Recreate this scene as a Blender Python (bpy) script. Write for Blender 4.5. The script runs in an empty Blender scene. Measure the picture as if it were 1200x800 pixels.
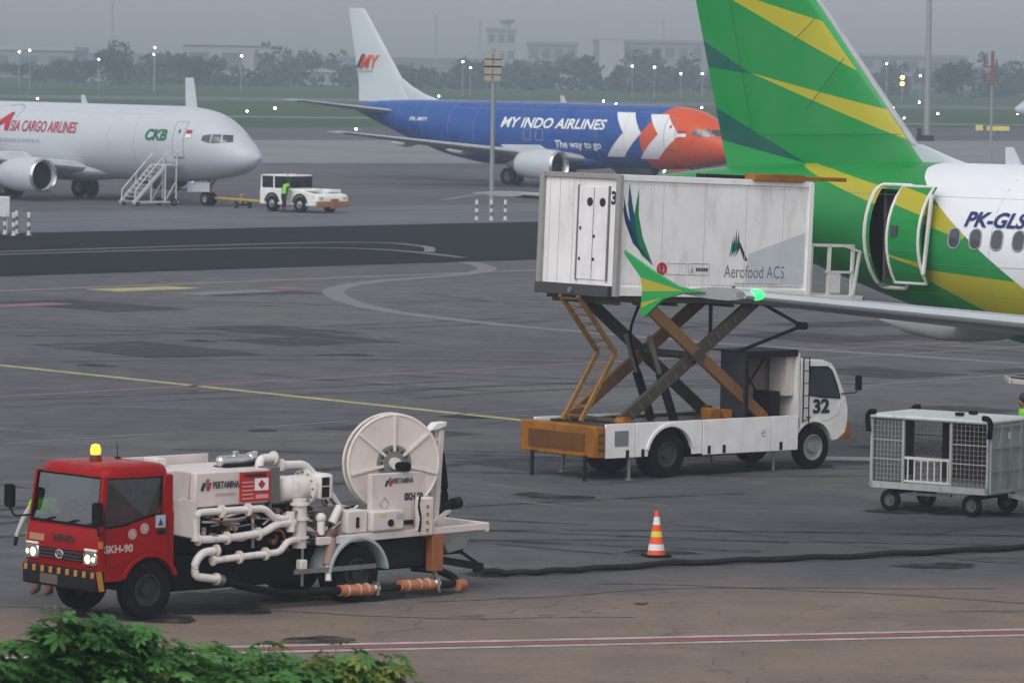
import bpy, bmesh, math, random
import numpy as np
from mathutils import Vector, Matrix, Euler

R = math.radians
random.seed(7)
rng = np.random.default_rng(7)
scene = bpy.context.scene
COL = scene.collection

# ------------------------------------------------------------------ camera
cam_data = bpy.data.cameras.new('camera')
cam = bpy.data.objects.new('camera', cam_data)
COL.objects.link(cam)
scene.camera = cam
CAM_H, FPX, YH, ROLL = 8.3, 5600.0, 62.0, R(0.9)
cam_data.sensor_width = 36.0
cam_data.lens = FPX / 1200.0 * 36.0
cam_data.clip_start = 1.0
cam_data.clip_end = 30000.0
pitch = math.atan((400.0 - YH) / FPX)
cam.matrix_world = (Matrix.Translation((0, 0, CAM_H)) @ Matrix.Rotation(math.pi / 2 - pitch, 4, 'X')
                    @ Matrix.Rotation(ROLL, 4, 'Z'))
cam_data.dof.use_dof = True
cam_data.dof.focus_distance = 85.0
cam_data.dof.aperture_fstop = 5.2

# ------------------------------------------------------------------ sky, sun, exposure
world = bpy.data.worlds.new('World')
scene.world = world
world.use_nodes = True
wn, wl = world.node_tree.nodes, world.node_tree.links
wn.clear()
SUN_EL, SUN_AZ = R(48), R(205)
sky = wn.new('ShaderNodeTexSky')
sky.sky_type = 'NISHITA'
sky.sun_disc = False
sky.sun_elevation = SUN_EL
sky.sun_rotation = SUN_AZ
sky.dust_density = 1.95
sky.air_density = 1.0
sky.ozone_density = 1.0
hsv = wn.new('ShaderNodeHueSaturation')
hsv.inputs['Saturation'].default_value = 0.19
bg = wn.new('ShaderNodeBackground')
bg.inputs['Strength'].default_value = 0.13
wo = wn.new('ShaderNodeOutputWorld')
wl.new(sky.outputs[0], hsv.inputs['Color'])
wl.new(hsv.outputs[0], bg.inputs['Color'])
wl.new(bg.outputs[0], wo.inputs['Surface'])

sun_data = bpy.data.lights.new('sun', 'SUN')
sun_data.energy = 0.5
sun_data.angle = R(35)
sun_data.color = (1.0, 0.94, 0.87)
sun = bpy.data.objects.new('sun', sun_data)
COL.objects.link(sun)
# sun_rotation is measured clockwise from +Y, the light travels away from the sun
sd = Vector((math.sin(SUN_AZ) * math.cos(SUN_EL), math.cos(SUN_AZ) * math.cos(SUN_EL), math.sin(SUN_EL)))
sun.rotation_euler = (-sd).to_track_quat('-Z', 'Y').to_euler()
sun.location = (0, 0, 200)

scene.view_settings.view_transform = 'Standard'
scene.view_settings.look = 'None'
scene.view_settings.gamma = 1.0
scene.view_settings.use_curve_mapping = False
scene.view_settings.exposure = 0.62
scene.render.engine = 'CYCLES'
scene.cycles.max_bounces = 8
scene.cycles.volume_bounces = 3
scene.cycles.transparent_max_bounces = 24
scene.cycles.use_denoising = True

# ------------------------------------------------------------------ helpers: materials
MATS = {}


def srgb(r, g, b):
    f = lambda c: (c / 255 / 12.92) if c / 255 <= 0.04045 else ((c / 255 + 0.055) / 1.055) ** 2.4
    return (f(r), f(g), f(b), 1.0)


class NT:
    """small wrapper round a material node tree"""

    def __init__(self, name):
        self.m = bpy.data.materials.new(name)
        self.m.use_nodes = True
        self.t = self.m.node_tree
        self.n = self.t.nodes
        self.l = self.t.links
        self.n.clear()
        self.out = self.n.new('ShaderNodeOutputMaterial')
        self.co = self.n.new('ShaderNodeTexCoord')

    def node(self, typ, **kw):
        nd = self.n.new(typ)
        for k, v in kw.items():
            setattr(nd, k, v)
        return nd

    def put(self, sock, v):
        if hasattr(v, 'is_linked') or isinstance(v, bpy.types.NodeSocket):
            self.l.new(v, sock)
        else:
            sock.default_value = v

    def math(self, op, a, b=0.0, clamp=False):
        nd = self.node('ShaderNodeMath', operation=op, use_clamp=clamp)
        self.put(nd.inputs[0], a)
        self.put(nd.inputs[1], b)
        return nd.outputs[0]

    def mix(self, fac, a, b, blend='MIX'):
        nd = self.node('ShaderNodeMix', data_type='RGBA', blend_type=blend)
        self.put(nd.inputs['Factor'], fac)
        self.put(nd.inputs[6], a)
        self.put(nd.inputs[7], b)
        return nd.outputs[2]

    def ramp(self, fac, lo, hi, a=0.0, b=1.0):
        nd = self.node('ShaderNodeMapRange')
        nd.clamp = True
        self.put(nd.inputs[0], fac)
        for i, v in enumerate((lo, hi, a, b)):
            nd.inputs[i + 1].default_value = v
        return nd.outputs[0]

    def noise(self, scale, detail=4.0, rough=0.55, vec=None, stretch=None, dist=0.0):
        nd = self.node('ShaderNodeTexNoise')
        nd.inputs['Scale'].default_value = scale
        nd.inputs['Detail'].default_value = detail
        nd.inputs['Roughness'].default_value = rough
        nd.inputs['Distortion'].default_value = dist
        v = vec or self.co.outputs['Object']
        if stretch is not None:
            mp = self.node('ShaderNodeMapping')
            mp.inputs['Scale'].default_value = stretch[:3]
            if len(stretch) > 3:
                mp.inputs['Rotation'].default_value = (0, 0, stretch[3])
            self.l.new(v, mp.inputs['Vector'])
            v = mp.outputs[0]
        self.l.new(v, nd.inputs['Vector'])
        return nd.outputs[0]

    def halfplane(self, a, b, c):
        """mask of a*x + b*z > c in object coordinates"""
        nd = self.node('ShaderNodeVectorMath', operation='DOT_PRODUCT')
        self.l.new(self.co.outputs['Object'], nd.inputs[0])
        nd.inputs[1].default_value = (a, 0, b)
        return self.math('GREATER_THAN', nd.outputs['Value'], c)

    def poly(self, pts):
        """mask of a convex polygon of (x, z) points"""
        ar = sum(pts[i][0] * pts[(i + 1) % len(pts)][1] - pts[(i + 1) % len(pts)][0] * pts[i][1] for i in range(len(pts)))
        if ar < 0:
            pts = pts[::-1]
        m = None
        for i, (x0, z0) in enumerate(pts):
            x1, z1 = pts[(i + 1) % len(pts)]
            a, b = -(z1 - z0), (x1 - x0)
            h = self.halfplane(a, b, a * x0 + b * z0)
            m = h if m is None else self.math('MULTIPLY', m, h)
        return m

    def principled(self, color, rough=0.5, metal=0.0, bump=None, bump_d=0.01, spec=0.5, emit=None, emit_s=0.0, coat=0.0):
        p = self.node('ShaderNodeBsdfPrincipled')
        self.put(p.inputs['Base Color'], color)
        self.put(p.inputs['Roughness'], rough)
        self.put(p.inputs['Metallic'], metal)
        p.inputs['Specular IOR Level'].default_value = spec
        p.inputs['Coat Weight'].default_value = coat
        if emit is not None:
            self.put(p.inputs['Emission Color'], emit)
            p.inputs['Emission Strength'].default_value = emit_s
        if bump is not None:
            bp = self.node('ShaderNodeBump')
            bp.inputs['Distance'].default_value = bump_d
            self.l.new(bump, bp.inputs['Height'])
            self.l.new(bp.outputs[0], p.inputs['Normal'])
        self.l.new(p.outputs[0], self.out.inputs[0])
        return p


def paint(name, col, rough=0.45, metal=0.0, dirt=0.25, dirtcol=(0.06, 0.05, 0.04, 1), scale=2.5, streak=True, spec=0.4, coat=0.0, var=0.12):
    """weathered paint: tone variation, grime patches and faint rain streaks"""
    if name in MATS:
        return MATS[name]
    t = NT(name)
    c = tuple(col) if len(col) == 4 else tuple(col) + (1.0,)
    n1 = t.noise(scale, 5, 0.6)
    dark = tuple(v * (1 - var) for v in c[:3]) + (1,)
    base = t.mix(t.ramp(n1, 0.35, 0.7), c, dark)
    if dirt > 0:
        n2 = t.noise(scale * 2.2, 6, 0.65, stretch=(1, 1, 0.28) if streak else (1, 1, 1), dist=0.3)
        base = t.mix(t.ramp(n2, 0.52, 0.82, 0, dirt), base, dirtcol)
    r = t.ramp(t.noise(scale * 3, 3), 0.3, 0.7, rough - 0.08, rough + 0.12)
    t.principled(base, r, metal, spec=spec, coat=coat)
    MATS[name] = t.m
    return t.m


def glow(name, col, strength):
    if name not in MATS:
        t = NT(name)
        t.principled(col, 0.4, emit=col, emit_s=strength)
        MATS[name] = t.m
    return MATS[name]


def glass(name, tint, fac=0.0, rough=0.03):
    if name in MATS:
        return MATS[name]
    t = NT(name)
    tr = t.node('ShaderNodeBsdfTransparent')
    tr.inputs[0].default_value = tint
    gl = t.node('ShaderNodeBsdfGlossy')
    gl.inputs['Color'].default_value = (0.9, 0.95, 1, 1)
    gl.inputs['Roughness'].default_value = rough
    fr = t.node('ShaderNodeFresnel')
    fr.inputs[0].default_value = 1.5
    mx = t.node('ShaderNodeMixShader')
    t.l.new(t.math('ADD', fr.outputs[0], fac, True), mx.inputs[0])
    t.l.new(tr.outputs[0], mx.inputs[1])
    t.l.new(gl.outputs[0], mx.inputs[2])
    t.l.new(mx.outputs[0], t.out.inputs[0])
    MATS[name] = t.m
    return t.m


# ------------------------------------------------------------------ helpers: geometry
def rot_from_z(d):
    d = Vector(d).normalized()
    return d.to_track_quat('Z', 'Y').to_matrix()


def fillet(path, rad, seg=4):
    """round the corners of a polyline"""
    P = [Vector(p) for p in path]
    if rad <= 0 or len(P) < 3:
        return P
    out = [P[0]]
    for i in range(1, len(P) - 1):
        a, b, c = P[i - 1], P[i], P[i + 1]
        r1 = min(rad, (a - b).length * 0.45, (c - b).length * 0.45)
        p0 = b + (a - b).normalized() * r1
        p1 = b + (c - b).normalized() * r1
        for k in range(seg + 1):
            u = k / seg
            out.append(p0 * (1 - u) ** 2 + b * 2 * u * (1 - u) + p1 * u * u)
    out.append(P[-1])
    return out


class MB:
    def __init__(self):
        self.v, self.f, self.m = [], [], []

    def add(self, vs, fs, mi=0):
        o = len(self.v)
        self.v += [tuple(p) for p in vs]
        self.f += [tuple(i + o for i in f) for f in fs]
        self.m += [mi] * len(fs)
        return self

    def bx(self, x0, x1, y0, y1, z0, z1, mi=0):
        vs = [(x, y, z) for x in (x0, x1) for y in (y0, y1) for z in (z0, z1)]
        return self.add(vs, [(0, 1, 3, 2), (4, 6, 7, 5), (0, 4, 5, 1), (2, 3, 7, 6), (0, 2, 6, 4), (1, 5, 7, 3)], mi)

    def box(self, c, s, e=(0, 0, 0), mi=0):
        M = Euler(e).to_matrix()
        c = Vector(c)
        vs = [M @ Vector((x * s[0] / 2, y * s[1] / 2, z * s[2] / 2)) + c for x in (-1, 1) for y in (-1, 1) for z in (-1, 1)]
        return self.add(vs, [(0, 1, 3, 2), (4, 6, 7, 5), (0, 4, 5, 1), (2, 3, 7, 6), (0, 2, 6, 4), (1, 5, 7, 3)], mi)

    def bar(self, p0, p1, w, h=None, up=(0, 0, 1), mi=0):
        """rectangular bar from p0 to p1; w sideways, h along 'up'"""
        h = h or w
        p0, p1 = Vector(p0), Vector(p1)
        d = (p1 - p0).normalized()
        u = Vector(up)
        s = d.cross(u)
        if s.length < 1e-4:
            s = d.cross(Vector((1, 0, 0)))
        s.normalize()
        u = s.cross(d).normalized()
        vs = [p + s * a * w / 2 + u * b * h / 2 for p in (p0, p1) for a, b in ((-1, -1), (1, -1), (1, 1), (-1, 1))]
        return self.add(vs, [(3, 2, 1, 0), (4, 5, 6, 7), (0, 1, 5, 4), (1, 2, 6, 5), (2, 3, 7, 6), (3, 0, 4, 7)], mi)

    def cyl(self, p0, p1, r0, r1=None, n=14, mi=0):
        r1 = r0 if r1 is None else r1
        p0, p1 = Vector(p0), Vector(p1)
        M = rot_from_z(p1 - p0)
        vs = []
        for p, r in ((p0, r0), (p1, r1)):
            for k in range(n):
                a = 2 * math.pi * k / n
                vs.append(p + M @ Vector((r * math.cos(a), r * math.sin(a), 0)))
        fs = [(k, (k + 1) % n, n + (k + 1) % n, n + k) for k in range(n)]
        fs += [tuple(range(n - 1, -1, -1)), tuple(range(n, 2 * n))]
        return self.add(vs, fs, mi)

    def tube(self, path, r, n=10, rad=0.0, mi=0):
        P = fillet(path, rad)
        vs, fs = [], []
        ref = Vector((0, 0, 1))
        N = len(P)
        for i, p in enumerate(P):
            d = (P[min(i + 1, N - 1)] - P[max(i - 1, 0)]).normalized()
            s = d.cross(ref)
            if s.length < 0.05:
                s = d.cross(Vector((0, 1, 0)))
            s.normalize()
            u = s.cross(d)
            if i and (s.dot(ps) < 0):
                s, u = -s, -u
            ps = s
            rr = float(np.interp(i / (N - 1), np.linspace(0, 1, len(r)), r)) if isinstance(r, (list, tuple)) else r
            for k in range(n):
                a = 2 * math.pi * k / n
                vs.append(p + s * rr * math.cos(a) + u * rr * math.sin(a))
        for i in range(N - 1):
            for k in range(n):
                k2 = (k + 1) % n
                fs.append((i * n + k, i * n + k2, (i + 1) * n + k2, (i + 1) * n + k))
        fs += [tuple(range(n - 1, -1, -1)), tuple(range((N - 1) * n, N * n))]
        return self.add(vs, fs, mi)

    def lathe(self, prof, o, d, n=28, mi=0, cap=False):
        """profile of (radius, distance along d) revolved about the axis o, d"""
        M = rot_from_z(d)
        o = Vector(o)
        vs = [o + M @ Vector((r * math.cos(2 * math.pi * k / n), r * math.sin(2 * math.pi * k / n), t)) for r, t in prof for k in range(n)]
        fs = [(i * n + k, i * n + (k + 1) % n, (i + 1) * n + (k + 1) % n, (i + 1) * n + k) for i in range(len(prof) - 1) for k in range(n)]
        if cap:
            fs += [tuple(range(n - 1, -1, -1)), tuple(range((len(prof) - 1) * n, len(prof) * n))]
        return self.add(vs, fs, mi)

    def prism(self, poly, y0, y1, axis='y', mi=0):
        """polygon in the plane normal to axis, extruded from y0 to y1; for 'y' the points are (x, z)"""
        put = {'y': lambda a, b, t: (a, t, b), 'x': lambda a, b, t: (t, a, b), 'z': lambda a, b, t: (a, b, t)}[axis]
        n = len(poly)
        vs = [put(a, b, y0) for a, b in poly] + [put(a, b, y1) for a, b in poly]
        fs = [tuple(range(n - 1, -1, -1)), tuple(range(n, 2 * n))] + [(k, (k + 1) % n, n + (k + 1) % n, n + k) for k in range(n)]
        return self.add(vs, fs, mi)

    def loft(self, rings, mi=0, cap=True, close=True):
        n = len(rings[0])
        vs = [p for r in rings for p in r]
        fs = []
        for i in range(len(rings) - 1):
            for k in range(n if close else n - 1):
                k2 = (k + 1) % n
                fs.append((i * n + k, i * n + k2, (i + 1) * n + k2, (i + 1) * n + k))
        if cap:
            fs += [tuple(range(n - 1, -1, -1)), tuple(range((len(rings) - 1) * n, len(rings) * n))]
        return self.add(vs, fs, mi)

    def ball(self, c, r, n=12, s=(1, 1, 1), mi=0):
        prof = [(max(1e-4, math.sin(math.pi * i / (n // 2 + 2)) * r), -math.cos(math.pi * i / (n // 2 + 2)) * r) for i in range(n // 2 + 3)]
        vs, fs = [], []
        for rr, t in prof:
            for k in range(n):
                a = 2 * math.pi * k / n
                vs.append((c[0] + rr * math.cos(a) * s[0], c[1] + rr * math.sin(a) * s[1], c[2] + t * s[2]))
        for i in range(len(prof) - 1):
            for k in range(n):
                fs.append((i * n + k, i * n + (k + 1) % n, (i + 1) * n + (k + 1) % n, (i + 1) * n + k))
        return self.add(vs, fs, mi)

    def quad(self, a, b, c, d, mi=0):
        return self.add([a, b, c, d], [(0, 1, 2, 3)], mi)

    def xform(self, fn):
        self.v = [fn(p) for p in self.v]
        return self

    def mesh(self, name, mats, smooth=40, fix=True):
        me = bpy.data.meshes.new(name)
        me.from_pydata(self.v, [], self.f)
        for m in mats if isinstance(mats, (list, tuple)) else [mats]:
            me.materials.append(m)
        if any(self.m):
            me.polygons.foreach_set('material_index', self.m)
        if fix:
            bm = bmesh.new()
            bm.from_mesh(me)
            bmesh.ops.recalc_face_normals(bm, faces=bm.faces)
            bm.to_mesh(me)
            bm.free()
        if smooth:
            me.polygons.foreach_set('use_smooth', [True] * len(me.polygons))
            me.set_sharp_from_angle(angle=R(smooth))
        me.update()
        return me

    def build(self, name, mats, parent=None, bevel=0.0, smooth=40, fix=True):
        ob = bpy.data.objects.new(name, self.mesh(name, mats, smooth, fix))
        COL.objects.link(ob)
        ob.parent = parent
        if bevel > 0:
            b = ob.modifiers.new('bevel', 'BEVEL')
            b.width = bevel
            b.segments = 2
            b.limit_method = 'ANGLE'
            b.angle_limit = R(40)
        return ob


def thing(name, label, cat, loc=(0, 0, 0), rz=0.0, group=None):
    o = bpy.data.objects.new(name, None)
    COL.objects.link(o)
    o.location = loc
    o.rotation_euler = (0, 0, rz)
    return tag(o, label, cat, group)


def tag(o, label, cat, group=None):
    o['label'] = label
    o['category'] = cat
    if group:
        o['group'] = group
    return o


def kind(o, k):
    o['kind'] = k
    return o


def copy_tree(o, parent=None):
    c = o.copy()
    COL.objects.link(c)
    c.parent = parent
    for ch in list(o.children):
        copy_tree(ch, c)
    return c


def local(loc, rz, p):
    c, s = math.cos(rz), math.sin(rz)
    return (loc[0] + c * p[0] - s * p[1], loc[1] + s * p[0] + c * p[1], p[2] if len(p) > 2 else 0)


def text_mesh(s, size, shear=0.0, weight=0.0, width=None, align='LEFT', space=1.0):
    """flat letter shapes in the xy plane, baseline at y=0; width squeezes or stretches the line"""
    cu = bpy.data.curves.new('lettering', 'FONT')
    cu.body = s
    cu.size = size
    cu.shear = shear
    cu.offset = weight
    cu.space_character = space
    cu.fill_mode = 'FRONT'
    cu.resolution_u = 4
    ob = bpy.data.objects.new('lettering', cu)
    COL.objects.link(ob)
    dg = bpy.context.evaluated_depsgraph_get()
    me = bpy.data.meshes.new_from_object(ob.evaluated_get(dg))
    bpy.data.objects.remove(ob)
    bpy.data.curves.remove(cu)
    n = len(me.vertices)
    co = np.zeros(n * 3)
    me.vertices.foreach_get('co', co)
    co = co.reshape(-1, 3)
    fs = [tuple(p.vertices) for p in me.polygons]
    bpy.data.meshes.remove(me)
    x0, x1 = co[:, 0].min(), co[:, 0].max()
    co[:, 0] -= x0
    if width:
        co[:, 0] *= width / (x1 - x0)
    if align == 'CENTER':
        co[:, 0] -= (co[:, 0].max()) / 2
    mb = MB()
    mb.add(co.tolist(), fs)
    return mb


def lettering(s, size, fn, mat, parent, name='lettering', cuts=0.0, **kw):
    """letters placed by fn(u, v) -> local point"""
    mb = text_mesh(s, size, **kw)
    if cuts:
        bm = bmesh.new()
        vs = [bm.verts.new(v) for v in mb.v]
        bm.verts.ensure_lookup_table()
        for f in mb.f:
            try:
                bm.faces.new([vs[i] for i in f])
            except ValueError:
                pass
        y = min(v[1] for v in mb.v) + cuts
        top = max(v[1] for v in mb.v)
        while y < top:
            bmesh.ops.bisect_plane(bm, geom=bm.verts[:] + bm.edges[:] + bm.faces[:], plane_co=(0, y, 0), plane_no=(0, 1, 0))
            y += cuts
        bm.verts.index_update()
        mb = MB()
        mb.add([tuple(v.co) for v in bm.verts], [tuple(v.index for v in f.verts) for f in bm.faces])
        bm.free()
    mb.xform(lambda p: tuple(fn(p[0], p[1])))
    return mb.build(name, mat, parent, smooth=0, fix=False)


def wheel(parent, loc, r, w, tyre_m, rim_m, axis=(0, 1, 0), name='wheel', hub=0.55):
    """tyre with rounded shoulders and a dished rim; axis points to the outer face"""
    a = Vector(axis)
    e = bpy.data.objects.new(name, None)
    COL.objects.link(e)
    e.parent = parent
    e.location = loc
    h = w / 2
    t = MB().lathe([(r * hub, -h * 0.8), (r * 0.8, -h), (r * 0.95, -h * 0.9), (r, -h * 0.6), (r, -h * 0.08), (r * 0.97, -h * 0.05), (r * 0.97, h * 0.05), (r, h * 0.08), (r, h * 0.6), (r * 0.95, h * 0.9), (r * 0.8, h), (r * hub, h * 0.8)], (0, 0, 0), a, 28)
    t.build('tyre', tyre_m, e)
    q = MB().lathe([(r * hub, -h * 0.8), (r * hub, h * 0.8), (r * hub * 0.92, h * 0.82), (r * hub * 0.85, h * 0.35), (r * hub * 0.4, h * 0.2), (r * hub * 0.38, h * 0.75), (0.001, h * 0.78)], (0, 0, 0), a, 20)
    for k in range(6):
        an = 2 * math.pi * k / 6
        u = a.orthogonal().normalized()
        v = a.cross(u)
        p = (u * math.cos(an) + v * math.sin(an)) * r * hub * 0.28
        q.cyl(p + a * h * 0.7, p + a * h * 0.86, r * 0.035, n=6)
    q.build('rim', rim_m, e)
    return e


def rrect(w, h, r, n=4):
    pts = []
    for cx, cy, a0 in ((w / 2 - r, h / 2 - r, 0), (-w / 2 + r, h / 2 - r, 90), (-w / 2 + r, -h / 2 + r, 180), (w / 2 - r, -h / 2 + r, 270)):
        for k in range(n + 1):
            a = R(a0 + 90 * k / n)
            pts.append((cx + r * math.cos(a), cy + r * math.sin(a)))
    return pts


# ------------------------------------------------------------------ shared materials
BLACK = paint('black_rubber', (0.008, 0.008, 0.009), 0.75, dirt=0.10, dirtcol=(0.06, 0.055, 0.05, 1), streak=False, spec=0.06)
DARK = paint('dark_steel', (0.012, 0.012, 0.014), 0.6, dirt=0.3, dirtcol=(0.03, 0.025, 0.02, 1), streak=False, spec=0.12)
GREYM = paint('grey_steel', (0.22, 0.22, 0.22), 0.45, 0.5, dirt=0.5)
CHROME = paint('bright_metal', (0.6, 0.6, 0.6), 0.25, 0.9, dirt=0.2)
WHITE = paint('white_paint', (0.72, 0.71, 0.69), 0.42, dirt=0.18)
OFFW = paint('cream_white_paint', (0.66, 0.60, 0.55), 0.5, dirt=0.3, dirtcol=(0.16, 0.10, 0.07, 1))
GLASS = glass('dark_glass', (0.34, 0.38, 0.38, 1), 0.10)
INK = paint('black_ink', (0.02, 0.02, 0.022), 0.6, dirt=0)

# ================================================================== GROUND
def asphalt_mat():
    t = NT('worn_asphalt')
    pos = t.co.outputs['Object']
    big = t.noise(0.035, 5, 0.6, dist=0.4)
    mid = t.noise(0.8, 7, 0.7, stretch=(1, 0.6, 1, R(25)))
    fine = t.noise(9.0, 6, 0.75)
    streak = t.noise(0.9, 6, 0.7, stretch=(0.10, 1.0, 1, R(-48)), dist=0.3)
    streak2 = t.noise(0.8, 6, 0.7, stretch=(0.09, 1.0, 1, R(40)), dist=0.3)
    c = t.mix(t.ramp(big, 0.36, 0.64), srgb(100, 99, 103), srgb(77, 79, 85))
    c = t.mix(t.ramp(mid, 0.42, 0.72, 0, 0.6), c, srgb(62, 64, 69))
    c = t.mix(t.ramp(streak, 0.5, 0.72, 0, 0.5), c, srgb(122, 120, 120))
    c = t.mix(t.ramp(streak2, 0.55, 0.75, 0, 0.5), c, srgb(53, 54, 59))
    # brown surface tone of the stand nearest the terminal (laid up to a wavering edge)
    sep = t.node('ShaderNodeSeparateXYZ')
    t.l.new(pos, sep.inputs[0])
    edge = t.math('SUBTRACT', t.math('ADD', 73.5, t.math('MULTIPLY', sep.outputs[0], 0.42)), sep.outputs[1])
    edge = t.math('ADD', edge, t.math('MULTIPLY', t.math('SUBTRACT', t.noise(0.18, 4), 0.5), 9.0))
    bmask = t.ramp(edge, -1.2, 3.2)
    brown = t.mix(t.ramp(t.noise(0.5, 6, 0.7), 0.35, 0.7), srgb(138, 119, 106), srgb(114, 100, 91))
    c = t.mix(bmask, c, brown)
    # oil spots
    sp = t.noise(0.8, 3, 0.5)
    c = t.mix(t.ramp(sp, 0.68, 0.78, 0, 0.55), c, srgb(44, 43, 45))
    # hairline cracks
    vo = t.node('ShaderNodeTexVoronoi', feature='DISTANCE_TO_EDGE')
    vo.inputs['Scale'].default_value = 0.16
    mp = t.node('ShaderNodeMix', data_type='VECTOR')
    mp.inputs[0].default_value = 0.25
    t.l.new(pos, mp.inputs[4])
    nz = t.node('ShaderNodeTexNoise')
    nz.inputs['Scale'].default_value = 0.6
    t.l.new(pos, nz.inputs['Vector'])
    sc = t.node('ShaderNodeVectorMath', operation='MULTIPLY')
    sc.inputs[1].default_value = (40, 40, 0)
    t.l.new(nz.outputs['Color'], sc.inputs[0])
    ad = t.node('ShaderNodeVectorMath', operation='ADD')
    t.l.new(pos, ad.inputs[0])
    sc.inputs[1].default_value = (6, 6, 0)
    t.l.new(sc.outputs[0], ad.inputs[1])
    t.l.new(ad.outputs[0], vo.inputs['Vector'])
    crack = t.ramp(vo.outputs['Distance'], 0.0, 0.006, 0.55, 0.0)
    c = t.mix(crack, c, srgb(39, 39, 42))
    grit = t.noise(38.0, 3, 0.8)
    c = t.mix(t.ramp(grit, 0.5, 0.75, 0, 0.4), c, srgb(120, 116, 112))
    c = t.mix(t.ramp(fine, 0.35, 0.75, 0, 0.5), c, srgb(61, 61, 65))
    rough = t.ramp(mid, 0.35, 0.7, 0.72, 0.9)
    t.principled(c, rough, 0, bump=fine, bump_d=0.01, spec=0.10)
    return t.m


def flat_mat(name, c1, c2, s=0.2, stretch=(1, 1, 1), rough=0.85, c3=None):
    t = NT(name)
    n = t.noise(s, 6, 0.65, stretch=stretch, dist=0.4)
    c = t.mix(t.ramp(n, 0.35, 0.68), c1, c2)
    f = t.noise(s * 12, 5, 0.7)
    c = t.mix(t.ramp(f, 0.4, 0.8, 0, 0.35), c, c3 or tuple(v * 0.6 for v in c2[:3]) + (1,))
    t.principled(c, rough, 0, spec=0.03)
    return t.m


def sheet(name, pts, z, mat, parent=None, k='structure'):
    o = MB().add([(x, y, z) for x, y in pts], [tuple(range(len(pts)))]).build(name, mat, parent, smooth=0)
    if parent is None:
        kind(o, k)
    return o


apron = sheet('apron', [(-2500, -300), (2500, -300), (2500, 6000), (-2500, 6000)], 0.0, asphalt_mat())
DARKASPH = flat_mat('fresh_dark_asphalt', srgb(20, 22, 27), srgb(28, 30, 36), 0.12, (0.6, 1.6, 1, R(-40)), c3=srgb(42, 44, 50))
CONC = flat_mat('pale_concrete', srgb(134, 135, 137), srgb(117, 119, 122), 0.08)
CONC2 = flat_mat('grey_concrete', srgb(107, 109, 115), srgb(93, 96, 102), 0.1)
GRASS = flat_mat('mown_grass', srgb(48, 78, 34), srgb(62, 84, 44), 0.02, (0.4, 2.0, 1), 0.95, srgb(65, 81, 56))


def strip(name, p0, p1, q0, q1, z, mat, x0=-400.0, x1=400.0):
    """band between a near line p0-p1 and a far line q0-q1, both given as (x, y) and run out to x0..x1"""
    f = lambda a, b, x: (x, a[1] + (b[1] - a[1]) / (b[0] - a[0]) * (x - a[0]))
    return sheet(name, [f(p0, p1, x0), f(p0, p1, x1), f(q0, q1, x1), f(q0, q1, x0)], z, mat)


strip('service_road', (-18.4, 171.4), (1.3, 192.8), (-22.6, 210.2), (1.2, 235.6), 0.012, DARKASPH, -90, 150)
strip('concrete_strip', (-22.6, 210.4), (1.2, 235.8), (-25.4, 236.5), (-9.0, 254.0), 0.010, CONC2, -90, 150)
strip('far_concrete', (-18.1, 348), (-0.2, 358), (-22.7, 436), (-0.3, 454), 0.014, CONC, -120, 200)
strip('taxiway', (-22.7, 437), (-0.3, 455), (-26.7, 508), (-0.4, 533), 0.010, flat_mat('taxiway_asphalt', srgb(80, 85, 93), srgb(93, 98, 103), 0.05), -200, 260)
strip('grass_field', (-26.7, 509), (-0.4, 534), (-101, 1235), (128, 1300), 0.018, GRASS, -600, 600)
strip('far_runway', (-40, 760), (60, 800), (-40, 815), (60, 855), 0.03, flat_mat('runway_asphalt', srgb(91, 94, 100), srgb(104, 106, 109), 0.03), -500, 500)
strip('edge_path', (-40, 575), (60, 610), (-40, 585), (60, 620), 0.03, CONC, -500, 500)


def worn(name, col, cover=0.75, asph=srgb(90, 90, 93), scale=1.6):
    t = NT(name)
    n = t.noise(scale, 6, 0.75)
    n2 = t.noise(scale * 8, 4, 0.7)
    m = t.ramp(t.math('ADD', n, t.math('MULTIPLY', n2, 0.35)), 0.45, 0.95, cover, 0.12)
    t.principled(t.mix(m, asph, col), 0.75, spec=0.25)
    return t.m


YELP = worn('worn_yellow_paint', srgb(196, 186, 110), 0.85)
YELF = worn('faded_yellow_paint', srgb(150, 146, 100), 0.7)
WHTP = worn('worn_white_paint', srgb(200, 198, 194), 0.85)
WHTF = worn('faded_white_paint', srgb(128, 128, 130), 0.75)
REDP = worn('worn_red_paint', srgb(158, 62, 60), 0.85)
REDF = worn('faded_red_paint', srgb(146, 92, 92), 0.8)


def line(pts, w, mat, z=0.006, name='painted_line', smooth=0):
    P = [Vector((x, y, 0)) for x, y in pts]
    if smooth:
        Q = []
        for i in range(len(P) - 1):
            p0, p1, p2, p3 = P[max(i - 1, 0)], P[i], P[i + 1], P[min(i + 2, len(P) - 1)]
            for k in range(smooth):
                u = k / smooth
                Q.append(0.5 * ((2 * p1) + (-p0 + p2) * u + (2 * p0 - 5 * p1 + 4 * p2 - p3) * u * u + (-p0 + 3 * p1 - 3 * p2 + p3) * u ** 3))
        P = Q + [P[-1]]
    vs, fs = [], []
    for i, p in enumerate(P):
        d = (P[min(i + 1, len(P) - 1)] - P[max(i - 1, 0)]).normalized()
        s = Vector((-d.y, d.x, 0)) * w / 2
        vs += [(p.x + s.x, p.y + s.y, z), (p.x - s.x, p.y - s.y, z)]
    for i in range(len(P) - 1):
        fs.append((2 * i, 2 * i + 1, 2 * i + 3, 2 * i + 2))
    return MB().add(vs, fs).build(name, mat, apron, smooth=0)


def ext(a, b, t0, t1):
    return [(a[0] + (b[0] - a[0]) * t, a[1] + (b[1] - a[1]) * t) for t in (t0, t1)]


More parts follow.
